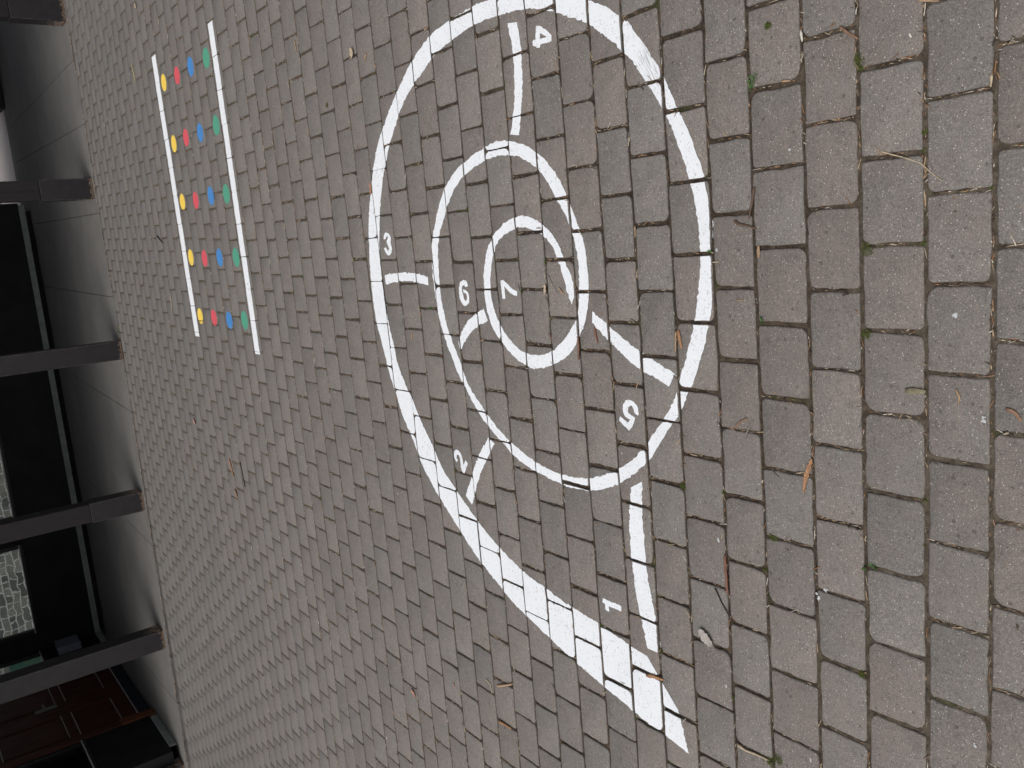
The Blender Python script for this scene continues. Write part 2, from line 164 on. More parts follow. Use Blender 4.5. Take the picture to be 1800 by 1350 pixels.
def mat_soil():
    m, nt, b = newmat('joint_soil'); t = NT(nt)
    xyz = t.n('ShaderNodeSeparateXYZ'); t.l(t.coord(), xyz.inputs[0])
    n1 = t.noise(55, 4, .7); n2 = t.noise(260, 3, .7); n3 = t.noise(6, 3, .6)
    dark = t.mix(t.ramp(n1, .35, .7), (.034, .026, .020), (.105, .080, .058))
    sand = t.mix(t.ramp(n1, .35, .7), (.065, .053, .040), (.14, .116, .090))
    near = t.math('ADD', xyz.outputs[1], t.math('MULTIPLY', t.math('SUBTRACT', n3, .5), .9))
    col = t.mix(t.ramp(near, .05, .55, 1, 0), dark, sand)
    far = t.ramp(xyz.outputs[1], .9, 4.0, 0, .85)
    col = t.mix(far, col, (.100, .086, .066))
    col = t.mix(t.ramp(t.noise(4.2, 4, .7), .56, .66, 0, .55), col, (.055, .068, .022))   # thin moss
    col = t.mix(t.ramp(n2, .6, .75, 0, .8), col, (.24, .19, .14))
    t.l(col, b.inputs['Base Color']); b.inputs['Roughness'].default_value = .95
    b.inputs['Specular IOR Level'].default_value = .1
    t.bump(t.math('ADD', n2, n1), .9, .003, b)
    return m

def mat_paint(name, c, pit=.5):
    m, nt, b = newmat(name); t = NT(nt)
    n = t.noise(260, 3, .75); n2 = t.noise(24, 3, .6)
    col = t.mix(t.ramp(n2, .35, .7, 0, .12), c, tuple(q*.86 for q in c))
    v = t.vor(170); s = t.n('ShaderNodeSeparateColor'); t.l(v.outputs['Color'], s.inputs[0])
    g = t.math('MULTIPLY', t.math('LESS_THAN', v.outputs['Distance'], .30), t.math('GREATER_THAN', s.outputs[0], .80))
    col = t.mix(t.math('MULTIPLY', g, pit), col, tuple(q*.30 for q in c))
    col = t.mix(t.ramp(t.noise(7, 4, .65), .5, .75, 0, .16), col, tuple(q*.6 for q in c))
    thin = t.math('MULTIPLY', t.ramp(t.noise(95, 3, .7), .56, .66), t.ramp(t.noise(9, 3, .6), .46, .62))
    col = t.mix(t.math('MULTIPLY', thin, pit*1.1), col, (.26, .24, .22))
    # worn spots where the paver shows
    col = t.mix(t.ramp(n, .62, .68, 0, pit*1.4), col, (.2, .18, .165))
    if name == 'white_paint':
        # dragged, scuffed strip on the outline near its right shoulder
        mp = t.n('ShaderNodeMapping', vector_type='TEXTURE'); t.l(t.coord(), mp.inputs[0])
        mp.inputs['Rotation'].default_value = (0, 0, SCUFF_A); mp.inputs['Scale'].default_value = (1/22, 1/330, 1/60)
        s1 = t.noise(1., 4, .7, mp.outputs[0])
        d = t.n('ShaderNodeVectorMath', operation='DISTANCE'); t.l(t.coord(), d.inputs[0]); d.inputs[1].default_value = (*SCUFF, 0)
        f = t.math('MULTIPLY', t.ramp(d.outputs['Value'], .03, .085, 1, 0), t.ramp(s1, .50, .60))
        col = t.mix(t.math('MULTIPLY', f, .75), col, (.33, .33, .33))
    t.l(col, b.inputs['Base Color']); b.inputs['Roughness'].default_value = .7
    b.inputs['Specular IOR Level'].default_value = .3
    t.bump(t.math('ADD', n, t.math('MULTIPLY', n2, .5)), .45, .0012, b)
    return m

def mat_plain(name, c, c2=None, sc=12, rough=.7, bump=.2, bd=.004, spec=.3, fine=90, streak=None):
    m, nt, b = newmat(name); t = NT(nt)
    vec = None
    if streak:
        mp = t.n('ShaderNodeMapping'); t.l(t.coord(), mp.inputs[0]); mp.inputs['Scale'].default_value = streak; vec = mp.outputs[0]
    n = t.noise(sc, 5, .62, vec); n2 = t.noise(fine, 3, .7, vec)
    c2 = c2 or tuple(q*.6 for q in c)
    col = t.mix(t.ramp(n, .3, .72), c, c2)
    col = t.mix(t.ramp(n2, .5, .75, 0, .45), col, tuple(q*.55 for q in c))
    t.l(col, b.inputs['Base Color']); b.inputs['Specular IOR Level'].default_value = spec
    t.l(t.ramp(n, .2, .8, rough-.08, min(1, rough+.1)), b.inputs['Roughness'])
    t.bump(t.math('ADD', n2, n), bump, bd, b)
    return m

def mat_litter():
    m, nt, b = newmat('plant_litter'); t = NT(nt)
    a = t.n('ShaderNodeAttribute'); a.attribute_name = 'tint'
    n = t.noise(180, 3, .7)
    col = t.mix(t.ramp(n, .4, .7, 0, .5), a.outputs['Color'], (.06, .04, .03))
    t.l(col, b.inputs['Base Color']); b.inputs['Roughness'].default_value = .75; b.inputs['Specular IOR Level'].default_value = .25
    t.bump(n, .3, .001, b); return m

def mat_sleeve():
    m, nt, b = newmat('dark_post_cladding'); t = NT(nt)
    n = t.noise(14, 5, .62); n2 = t.noise(120, 3, .7)
    col = t.mix(t.ramp(n, .3, .72), (.021, .0185, .0205), (.0135, .012, .0145))
    col = t.mix(t.ramp(n2, .55, .75, 0, .4), col, (.055, .05, .052))
    # paint chipped off near the foot and the front arrises
    xyz = t.n('ShaderNodeSeparateXYZ'); t.l(t.coord(), xyz.inputs[0])
    ax = t.math('ABSOLUTE', xyz.outputs[0])
    edge = t.ramp(ax, .058, .080, 0, .26)
    low = t.ramp(xyz.outputs[2], .0, .26, .30, 0)
    foot = t.ramp(xyz.outputs[2], .012, .04, .22, 0)
    f = t.math('ADD', t.math('ADD', edge, low), t.math('ADD', t.noise(65, 4, .6), foot))
    msk = t.ramp(f, .985, 1.02)
    bare = t.mix(t.ramp(t.noise(38, 3, .6), .4, .6), (.36, .31, .25), (.17, .075, .04))
    col = t.mix(msk, col, bare)
    t.l(col, b.inputs['Base Color']); b.inputs['Roughness'].default_value = .55
    t.bump(t.math('SUBTRACT', n2, msk), .4, .0015, b)
    return m

def mat_glass():
    m, nt, b = newmat('window_glass'); t = NT(nt)
    b.inputs['Transmission Weight'].default_value = 1.; b.inputs['Roughness'].default_value = .0
    b.inputs['IOR'].default_value = 1.45; b.inputs['Base Color'].default_value = (.9, .95, .93, 1)
    return m

def mat_slab():
    m, nt, b = newmat('walkway_concrete'); t = NT(nt)
    n = t.noise(3.2, 5, .65); f = t.noise(240, 3, .7); f2 = t.noise(28, 4, .6)
    col = t.mix(t.ramp(n, .3, .7), (.160, .155, .148), (.130, .127, .122))
    col = t.mix(t.ramp(f, .5, .7, 0, .5), col, (.085, .082, .078))
    col = t.mix(t.ramp(f2, .55, .75, 0, .35), col, (.19, .18, .168))
    v = t.vor(150); s = t.n('ShaderNodeSeparateColor'); t.l(v.outputs['Color'], s.inputs[0])
    g = t.math('MULTIPLY', t.math('LESS_THAN', v.outputs['Distance'], .25), t.math('GREATER_THAN', s.outputs[0], .95))
    col = t.mix(t.math('MULTIPLY', g, .6), col, (.4, .38, .35))
    t.l(col, b.inputs['Base Color']); b.inputs['Roughness'].default_value = .8; b.inputs['Specular IOR Level'].default_value = .3
    t.bump(f, .4, .002, b); return m

def mat_stone():
    """rubble courses with pale pointing"""
    m, nt, b = newmat('rubble_stone'); t = NT(nt)
    sw = t.n('ShaderNodeSeparateXYZ'); t.l(t.coord(), sw.inputs[0])
    cb = t.n('ShaderNodeCombineXYZ')
    w = t.noise(5.5, 4, .6)
    t.l(t.math('ADD', sw.outputs[0], t.math('MULTIPLY', w, .18)), cb.inputs[0])
    t.l(t.math('ADD', sw.outputs[2], t.math('MULTIPLY', w, .10)), cb.inputs[1])
    br = t.n('ShaderNodeTexBrick'); t.l(cb.outputs[0], br.inputs['Vector'])
    br.inputs['Color1'].default_value = (.07, .08, .08, 1); br.inputs['Color2'].default_value = (.25, .25, .23, 1)
    br.squash = .55; br.squash_frequency = 3; br.offset_frequency = 2; br.offset = .37
    br.inputs['Mortar'].default_value = (.46, .48, .47, 1); br.inputs['Scale'].default_value = 1.
    br.inputs['Mortar Size'].default_value = .008; br.inputs['Mortar Smooth'].default_value = .3
    br.inputs['Brick Width'].default_value = .17; br.inputs['Row Height'].default_value = .085
    br.inputs['Bias'].default_value = -.1
    n = t.noise(26, 5, .7)
    col = t.mix(t.ramp(n, .4, .75, 0, .6), br.outputs['Color'], (.09, .10, .09))
    t.l(col, b.inputs['Base Color']); b.inputs['Roughness'].default_value = .9
    t.bump(n, .6, .02, b); return m

M = dict(
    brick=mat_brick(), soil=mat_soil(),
    white=mat_paint('white_paint', (.80, .83, .86), .45),
    yellow=mat_paint('yellow_paint', (.88, .62, .10), .3),
    red=mat_paint('red_paint', (.66, .095, .12), .3),
    blue=mat_paint('blue_paint', (.065, .235, .55), .3),
    green=mat_paint('green_paint', (.085, .33, .22), .3),
    litter=mat_litter(), glass=mat_glass(), slab=mat_slab(), stone=mat_stone(),
    wood=mat_plain('dark_stained_timber', (.023, .019, .019), (.014, .0125, .014), 9, .6, .35, .003, .35, 60, (6, 6, .8)),
    sleeve=mat_sleeve(),
    wornwood=mat_plain('bare_chipped_timber', (.26, .19, .14), (.14, .07, .04), 60, .85, .5, .002),
    bead=mat_plain('chipped_arris_highlight', (.060, .054, .054), (.020, .018, .019), 18, .5, .3, .002, .4, 150),
    black=mat_plain('black_wall_cladding', (.010, .010, .012), (.006, .006, .008), 4, .55, .15, .002, .3, 60),
    blackframe=mat_plain('dark_window_frame', (.018, .016, .020), None, 8, .4, .1, .001, .5),
    trim=mat_plain('grey_metal_trim', (.55, .52, .53), (.40, .38, .39), 20, .4, .1, .001, .5),
    plinth=mat_plain('grey_plinth_render', (.32, .34, .32), (.22, .24, .23), 9, .85, .5, .004, .2, 80),
    wallfoot=mat_plain('dark_floor_strip', (.035, .026, .022), (.018, .016, .015), 15, .9, .8, .006, .1, 120),
    door=mat_plain('red_brown_door_paint', (.070, .018, .010), (.045, .013, .008), 7, .5, .15, .001, .4, 50, (1, 1, .3)),
    jamb=mat_plain('orange_brown_timber', (.17, .055, .022), (.10, .03, .014), 12, .6, .3, .002, .35, 60, (3, 3, .5)),
    kick=mat_plain('blue_black_kick_plate', (.022, .026, .034), None, 10, .5, .1, .001, .4),
    steel=mat_plain('worn_lock_steel', (.22, .24, .22), (.12, .13, .12), 60, .35, .1, .001, .6),
    box=mat_plain('blue_grey_enamel', (.19, .21, .26), (.15, .165, .20), 20, .5, .1, .001, .4),
    roof=mat_plain('dark_soffit_boards', (.035, .030, .028), None, 5, .8, .2, .003),
    deck=mat_plain('pale_path_concrete', (.52, .48, .47), (.40, .38, .385), 6, .85, .4, .003, .2, 130, (1, 7, 1)),
    moss=mat_plain('moss', (.07, .11, .025), (.11, .11, .035), 200, .95, .6, .002, .1, 500),
    leafgreen=mat_plain('fresh_leaf', (.06, .15, .035), (.10, .20, .06), 60, .6, .2, .001, .3),
    ground=mat_plain('distant_ground', (.17, .165, .155), (.13, .125, .12), 1.5, .9, .4, .004, .2, 60),
    mirrored_green=mat_plain('green_reflection', (.035, .11, .085), (.13, .19, .15), 5, .9, .1, .001, .1, 20),
)

# ------------------------------------------------------------------ pavers
PW, PL = .12, .1608
KMIN, KMAX = -13, 54
LINE = [0.0017,0.1188,0.2447,0.3622,0.4908,0.6041,0.7276,0.8469,0.9603,1.0815,1.2032,1.3244,1.4436,1.5611,1.6797,1.7966,
        1.9168,2.0406,2.1612,2.2719,2.389,2.5183,2.6354,2.7662,2.8823,3.011,3.1329,3.2466,3.3695,3.4985]
PH = {-1:.07,0:-.03,1:.01,2:.02,3:-.03,4:0,5:0,6:.035,7:.04,8:.035,9:-.01,10:0,11:-.03,12:0,20:-.27,29:-.55,37:-.94,54:-1.5}
def skew(k): return .018*min(1., max(0., (k-10)/19.))
def line_y(k, x):
    xx = max(-1.4, min(1.4, x))
    if k < 0: return LINE[0] + k*PW
    if k < 29: return LINE[k] + skew(k)*(xx + .55 + .013*k)
    return 3.530 + .1245*(k-29) + .018*xx*(1 if k < 48 else max(0, (54-k)/6))
def phase(k):
    if k in PH: return PH[k]
    ks = sorted(PH)
    if k < ks[0]: return .03*math.sin(k*2.1)
    for a, b in zip(ks, ks[1:]):
        if a < k < b: return PH[a] + (PH[b]-PH[a])*(k-a)/(b-a)
    return PH[ks[-1]]
EDGE_Y = 6.64
def edge_y(x): return 6.635 + (.035*max(0, -x-1.0) if x < -1 else 0)

bricks = {}       # (k, c) -> dict
def brick_poly(x0, x1, ya0, ya1, yb0, yb1, radii, n, inset):
    """rounded paver outline, counter clockwise; ya = near edge y at x0/x1, yb = far edge"""
    x0 += inset; x1 -= inset; ya0 += inset; ya1 += inset; yb0 -= inset; yb1 -= inset
    pts = []
    cs = [((x0, ya0), (1, 1), math.pi), ((x1, ya1), (-1, 1), -math.pi/2), ((x1, yb1), (-1, -1), 0), ((x0, yb0), (1, -1), math.pi/2)]
    for i, ((cx, cy), (sx, sy), a0) in enumerate(cs):
        r = max(.0015, radii[i]-inset)
        ox, oy = cx+sx*r, cy+sy*r
        for j in range(n+1):
            a = a0 + math.pi/2*j/n
            pts.append((ox+r*math.cos(a), oy+r*math.sin(a)))
    return pts

bm = MB()
for k in range(KMIN, KMAX):
    near = -2 <= k < 14
    mid = 14 <= k < 26
    for c in range(-24, 44):
        xc = -(c + (.5 if k % 2 else 0) + phase(k))*PL
        xj0 = xc - PL; xj1 = xc      # joints
        if xj1 < -6.6 or xj0 > 3.6: continue
        if k > 26 and xj0 < -4.7 and False: continue
        r1 = random.Random(k*1000+c*7+3)
        j = lambda s: r1.uniform(-s, s)
        fg = 1. if k < 16 else (.85 if k < 26 else .62)
        x0 = xj0 + .0033*fg + j(.0018); x1 = xj1 - .0033*fg + j(.0018)
        g = (.0034 if k < 8 else .0030 if k < 20 else .0033)
        ya0 = line_y(k, x0)+g+j(.0012); ya1 = line_y(k, x1)+g+j(.0012)
        yb0 = line_y(k+1, x0)-g+j(.0012); yb1 = line_y(k+1, x1)-g+j(.0012)
        ex = edge_y((x0+x1)/2)-.004
        if ya0 > ex-.02: continue
        yb0 = min(yb0, ex); yb1 = min(yb1, ex)
        rr = [r1.choice((.004, .005, .006, .008, .010, .013, .019)) + j(.002) for _ in range(4)]
        n = 4 if near else (3 if mid else 2)
        z = j(.0008); tx = j(.007); ty = j(.009)
        mx, my = (x0+x1)/2, (ya0+yb0)/2
        rings = []
        prof = ((0, -.014), (0, -.0052), (.0012, -.0016), (.0042, 0.)) if (near or mid) else ((0, -.012), (0.0008, -.003), (.004, 0.))
        sd = (k*13.7, c*7.3)
        for ri, (ins, dz) in enumerate(prof):
            P = brick_poly(x0, x1, ya0, ya1, yb0, yb1, rr, n, ins)
            if near or mid:   # add points along the sides
                Q = []
                for a in range(len(P)):
                    p, q = P[a], P[(a+1) % len(P)]
                    Q.append(p)
                    d = math.hypot(q[0]-p[0], q[1]-p[1])
                    if d > .03:
                        mseg = 5 if near else 3
                        for s_ in range(1, mseg): Q.append((p[0]+(q[0]-p[0])*s_/mseg, p[1]+(q[1]-p[1])*s_/mseg))
                P = Q
            rings.append((P, dz))
        base = len(bm.v); m_ = len(rings[0][0])
        tint = (min(1, max(0, r1.gauss(.5, .25 if k < 16 else .16))), r1.random() if k < 16 else .2+.6*r1.random(), r1.random())
        for P, dz in rings:
            for i, (px, py) in enumerate(P):
                if near or mid:
                    nz = noise.noise(V((px*70, py*70, sd[0]+sd[1])))
                    nx = (noise.noise(V((px*90, py*90, 5+sd[0])))*.0017 + noise.noise(V((px*33, py*33, sd[1])))*.0027)
                    ny = (nz*.0017 + noise.noise(V((px*33, py*33, 4+sd[1])))*.0027)
                else: nz = nx = ny = 0
                bm.v.append((px+nx, py+ny, z + tx*(px-mx)*.5 + ty*(py-my)*.5 + dz + nz*.0006))
                bm.c.append(tint)
        for ri in range(len(rings)-1):
            a0 = base+ri*m_; b0 = a0+m_
            for i in range(m_):
                i2 = (i+1) % m_
                bm.f.append((a0+i, a0+i2, b0+i2, b0+i))
        top = base+(len(rings)-1)*m_
        bm.f.append(tuple(top+i for i in range(m_)))
        clip = brick_poly(x0, x1, ya0, ya1, yb0, yb1, rr, 3, .0018 if k < 10 else -.0002 if k < 16 else -.0009)
        bricks[(k, c)] = (clip, mx, my, z, tx*.5, ty*.5, min(p[0] for p in clip), max(p[0] for p in clip), min(p[1] for p in clip), max(p[1] for p in clip))
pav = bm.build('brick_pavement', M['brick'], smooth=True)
tag(pav, 'weathered brown and grey tumbled block paving laid in running bond', kind='structure')

# soil in the joints: a fine uneven sheet close up, a plain one further off
def sheet(name, x0, x1, y0, y1, st, zf, mat):
    nx = int((x1-x0)/st)+1; ny = int((y1-y0)/st)+1
    v = [(x0+i*st, y0+j*st, zf(x0+i*st, y0+j*st)) for j in range(ny) for i in range(nx)]
    f = [(j*nx+i, j*nx+i+1, (j+1)*nx+i+1, (j+1)*nx+i) for j in range(ny-1) for i in range(nx-1)]
    me = bpy.data.meshes.new(name); me.from_pydata(v, [], f)
    me.polygons.foreach_set('use_smooth', [True]*len(f)); me.update()
    return link(name, me, None, mat)
def soilz(x, y):
    nearness = max(0., min(1., (.75-y)/.8))
    b = -.0068 + .0036*nearness + .0022*max(0., min(1., (y-1.0)/1.6))
    return b + noise.noise(V((x*55, y*55, 2)))*.0036 + noise.noise(V((x*120, y*120, 4)))*.0014 + noise.noise(V((x*9, y*9, 7)))*.0016
s1 = sheet('joint_soil', -2.0, 1.4, -.3, 2.7, .0085, soilz, M['soil'])
tag(s1, 'dark soil and grit packed in the joints between the nearer pavers', kind='structure')
g = MB(); g.poly([(-6.7, -1.7, -.0112), (3.7, -1.7, -.0112), (3.7, 6.7, -.0112), (-6.7, 6.7, -.0112)])
g = MB()
for (a, b_, c_, d_) in ((-6.7, -2.0, -1.7, 6.62), (1.3915, 3.7, -1.7, 6.62), (-2.0, 1.3915, -1.7, -.3), (-2.0, 1.3915, 2.692, 6.62)):
    zz = -.0012 if c_ > 2 else -.003
    g.poly([(a, c_, -.003), (b_, c_, -.003), (b_, d_, zz), (a, d_, zz)])
tag(g.build('joint_sand', M['soil']), 'brown soil in the joints of the outer paving', kind='structure')
gr = MB(); gr.poly([(-300, -300, -.03), (300, -300, -.03), (300, 300, -.03), (-300, 300, -.03)])
tag(gr.build('ground', M['ground']), kind='structure')

# ------------------------------------------------------------------ paint laid on the paver tops
def clip_convex(P, C):
    out = P
    for i in range(len(C)):
        a, b = C[i], C[(i+1) % len(C)]
        ex, ey = b[0]-a[0], b[1]-a[1]
        src = out; out = []
        if not src: break
        for j in range(len(src)):
            p, q = src[j], src[(j+1) % len(src)]
            dp = ex*(p[1]-a[1])-ey*(p[0]-a[0]); dq = ex*(q[1]-a[1])-ey*(q[0]-a[0])
            if dp >= 0: out.append(p)
            if (dp >= 0) != (dq >= 0):
                t_ = dp/(dp-dq); out.append((p[0]+(q[0]-p[0])*t_, p[1]+(q[1]-p[1])*t_))
    return out
grid = {}
for key, B in bricks.items():
    for gx in range(int(math.floor(B[6]/.1)), int(math.floor(B[7]/.1))+1):
        for gy in range(int(math.floor(B[8]/.1)), int(math.floor(B[9]/.1))+1):
            grid.setdefault((gx, gy), []).append(key)
def area(P): return .5*sum(P[i][0]*P[(i+1) % len(P)][1]-P[(i+1) % len(P)][0]*P[i][1] for i in range(len(P)))
def lay(mb, poly, org, lift=.0005):
    if abs(area(poly)) < 1e-8: return
    if area(poly) < 0: poly = poly[::-1]
    xs = [p[0] for p in poly]; ys = [p[1] for p in poly]
    keys = set()
    for gx in range(int(math.floor(min(xs)/.1)), int(math.floor(max(xs)/.1))+1):
        for gy in range(int(math.floor(min(ys)/.1)), int(math.floor(max(ys)/.1))+1):
            keys.update(grid.get((gx, gy), ()))
    for key in sorted(keys):
        B = bricks[key]
        if max(xs) < B[6] or min(xs) > B[7] or max(ys) < B[8] or min(ys) > B[9]: continue
        Q = clip_convex(poly, B[0])
        if len(Q) < 3 or abs(area(Q)) < 2e-7: continue
        # ragged rim where the paint breaks off into a joint
        R_ = []
        for (x, y) in Q:
            nx = noise.noise(V((x*130, y*130, 1.5)))*.0019; ny = noise.noise(V((x*130, y*130, 8.5)))*.0019
            R_.append((x+nx, y+ny, B[3]+B[4]*(x-B[1])+B[5]*(y-B[2])+lift))
        mb.poly(R_, org)
def resample(P, st):
    out = [P[0]]
    for a, b in zip(P, P[1:]):
        d = math.hypot(b[0]-a[0], b[1]-a[1]); n = max(1, int(d/st+.5))
        for i in range(1, n+1): out.append((a[0]+(b[0]-a[0])*i/n, a[1]+(b[1]-a[1])*i/n))
    return out
def smooth(P, it=1):
    for _ in range(it):
        Q = [P[0]]
        for a, b in zip(P, P[1:]):
            Q += [(.75*a[0]+.25*b[0], .75*a[1]+.25*b[1]), (.25*a[0]+.75*b[0], .25*a[1]+.75*b[1])]
        Q.append(P[-1]); P = Q
    return P
def at_frac(P, fr):
    L_ = [0]
    for a, b in zip(P, P[1:]): L_.append(L_[-1]+math.hypot(b[0]-a[0], b[1]-a[1]))
    t_ = fr*L_[-1]
    for i in range(len(P)-1):
        if L_[i+1] >= t_-1e-12:
            u = (t_-L_[i])/max(1e-9, L_[i+1]-L_[i]); return (P[i][0]+(P[i+1][0]-P[i][0])*u, P[i][1]+(P[i+1][1]-P[i][1])*u)
    return P[-1]
def rough(p, amp, s):
    return (p[0]+noise.noise(V((p[0]*220, p[1]*220, s)))*amp*1.6 + noise.noise(V((p[0]*60, p[1]*60, s)))*amp,
            p[1]+noise.noise(V((p[0]*220, p[1]*220, s+9)))*amp*1.6 + noise.noise(V((p[0]*60, p[1]*60, s+9)))*amp)
def strip_paint(mb, L_, R_, org, st=.006, amp=.0012, lift=.0005, sm=1):
    L_ = smooth(L_, sm); R_ = smooth(R_, sm)
    ln = sum(math.hypot(b[0]-a[0], b[1]-a[1]) for a, b in zip(L_, L_[1:]))
    n = max(3, int(ln/st))
    A = [rough(at_frac(L_, i/n), amp, 1.) for i in range(n+1)]
    B = [rough(at_frac(R_, i/n), amp, 3.) for i in range(n+1)]
    for i in range(n): lay(mb, [A[i], A[i+1], B[i+1], B[i]], org, lift)

snail_o = (-.30, 1.25, 0)
snail = empty('snail_hopscotch', snail_o, 'large white painted snail hopscotch spiral numbered 1 to 7 on the block paving', 'playground marking')
# spiral: pair the two edges monotonically
mb = MB()
O = resample(smooth(OUTER, 1), .008); I = resample(smooth(INNER, 1), .002)
idx = 0; pairs = []
for i, p in enumerate(O):
    best, bj = 1e9, idx
    for j in range(idx, min(len(I), idx+90)):
        d = (I[j][0]-p[0])**2+(I[j][1]-p[1])**2
        if d < best: best, bj = d, j
    idx = bj; pairs.append((p, I[bj]))
pairs[-1] = (O[-1], I[-1])
pp = [(rough(a, .0024, 1.), rough(b, .0024, 3.)) for a, b in pairs]
for (a, b), (c_, d_) in zip(pp, pp[1:]):
    lay(mb, [a, c_, d_, b], snail_o)
mb.build('spiral_outline', M['white'], snail)
for nm, (L_, R_) in DIVIDERS:
    mb = MB(); strip_paint(mb, L_, R_, snail_o, amp=.0026)
    o = mb.build('dividing_line', M['white'], snail)
for nm, strips in NUMERALS:
    mb = MB()
    for i, (L_, R_) in enumerate(strips): strip_paint(mb, L_, R_, snail_o, st=.003, amp=.0004, lift=.0005+.00015*i, sm=1)
    o = mb.build('numeral', M['white'], snail); o['label'] = 'white stencilled number '+nm

# lane of coloured dots
def lane(y0, y1, w, x0, x1, lab):
    o_ = ((x0+x1)/2, (y0+y1)/2, 0); mb = MB()
    d = (y1-y0)/(x1-x0)
    L_ = [(x0+(x1-x0)*i/10, y0+(y1-y0)*i/10+w/2) for i in range(11)]; R_ = [(x, y-w) for x, y in L_]
    strip_paint(mb, L_, R_, o_, st=.02, amp=.0012, sm=0)
    o = mb.build('lane_line', M['white']); o.location = o_
    tag(o, lab, 'painted line', 'white lines of the dot lane')
lane(4.567, 4.611, .080, -.597, 1.020, 'straight white painted line beside the yellow dots, nearer the building')
lane(3.583, 3.612, .068, -.646, .966, 'straight white painted line beside the green dots, farther from the building')
rows_ = [('yellow', [(.851,4.486),(.514,4.47),(.188,4.471),(-.129,4.464),(-.471,4.453)], .047),
         ('red', [(.841,4.233),(.515,4.232),(.177,4.223),(-.142,4.216),(-.475,4.204)], .047),
         ('blue', [(.837,3.987),(.505,3.984),(.178,3.958),(-.145,3.96),(-.483,3.948)], .048),
         ('green', [(.827,3.732),(.504,3.725),(.166,3.716),(-.153,3.704),(-.476,3.707)], .049)]
ordn = ['first', 'second', 'third', 'fourth', 'fifth']
for colr, pts, r in rows_:
    for i, (x, y) in enumerate(pts):
        mb = MB(); n = 28
        ring = [rough((r*math.cos(a*2*math.pi/n)+x, r*math.sin(a*2*math.pi/n)+y), .0008, 2.) for a in range(n)]
        for a in range(n): lay(mb, [(x, y), ring[a], ring[(a+1) % n]], (x, y, 0))
        o = mb.build('painted_dot', M[colr]); o.location = (x, y, 0)
        tag(o, '%s painted dot in the %s row of four from the top of the photo' % (colr, ordn[i]), 'painted dot', 'coloured dots painted between two white lines')

# ------------------------------------------------------------------ litter
TC = dict(brown_dark=(.13,.085,.06), tan=(.42,.29,.18), orange=(.40,.22,.12), pale=(.56,.46,.32), brown=(.27,.165,.11), white=(.70,.67,.60),
          olive=(.24,.22,.14), grey=(.22,.20,.18), red=(.22,.105,.07), black=(.03,.028,.026), grey_leaf=(.46,.42,.39), tanleaf=(.50,.40,.29),
          pink=(.46,.26,.20), yellow=(.58,.50,.22))
def stick(mb, pts, w, h, tint, z0=.0015, seg=5, taper=.45, s=0.):
    """an uneven, slightly bent stick or needle lying along pts"""
    P = resample(pts, max(.004, w)); n = len(P); base = len(mb.v)
    for i, (x, y) in enumerate(P):
        a, b = P[max(0, i-1)], P[min(n-1, i+1)]
        dx, dy = b[0]-a[0], b[1]-a[1]; d = math.hypot(dx, dy) or 1; nx, ny = -dy/d, dx/d
        t_ = i/(n-1) if n > 1 else 0
        f = (1-taper*t_)*(1+.25*noise.noise(V((x*120, y*120, s)))) * (.55 if i in (0, n-1) else 1)
        wz = z0 + .0012*noise.noise(V((x*40, y*40, s+4)))
        for q in range(seg):
            an = 2*math.pi*q/seg
            mb.v.append((x+nx*math.cos(an)*w/2*f, y+ny*math.cos(an)*w/2*f, wz+h/2*f*(1+math.sin(an)))); mb.c.append(tint)
    for i in range(n-1):
        for q in range(seg):
            q2 = (q+1) % seg
            mb.f.append((base+i*seg+q, base+i*seg+q2, base+(i+1)*seg+q2, base+(i+1)*seg+q))
    mb.f.append(tuple(base+q for q in range(seg))[::-1]); mb.f.append(tuple(base+(n-1)*seg+q for q in range(seg)))
def leaf(mb, pts, w, tint, s=0.):
    """curled dry leaf blade with a mid rib fold"""
    P = resample(pts, .003); n = len(P); base = len(mb.v)
    for i, (x, y) in enumerate(P):
        a, b = P[max(0, i-1)], P[min(n-1, i+1)]
        dx, dy = b[0]-a[0], b[1]-a[1]; d = math.hypot(dx, dy) or 1; nx, ny = -dy/d, dx/d
        t_ = i/(n-1); f = (math.sin(math.pi*min(1, t_*.95+.06))**.7)*(1+.75*noise.noise(V((i*.9, s, 0))))
        for u in (-1, -.5, 0, .5, 1):
            zz = .0022+abs(u)*.35*w*.6 + .002*noise.noise(V((t_*4, u*2, s)))+.003*t_*(1-t_)
            mb.v.append((x+nx*u*w/2*f, y+ny*u*w/2*f, zz)); mb.c.append(tint)
    for i in range(n-1):
        for q in range(4):
            mb.f.append((base+i*5+q, base+i*5+q+1, base+(i+1)*5+q+1, base+(i+1)*5+q))
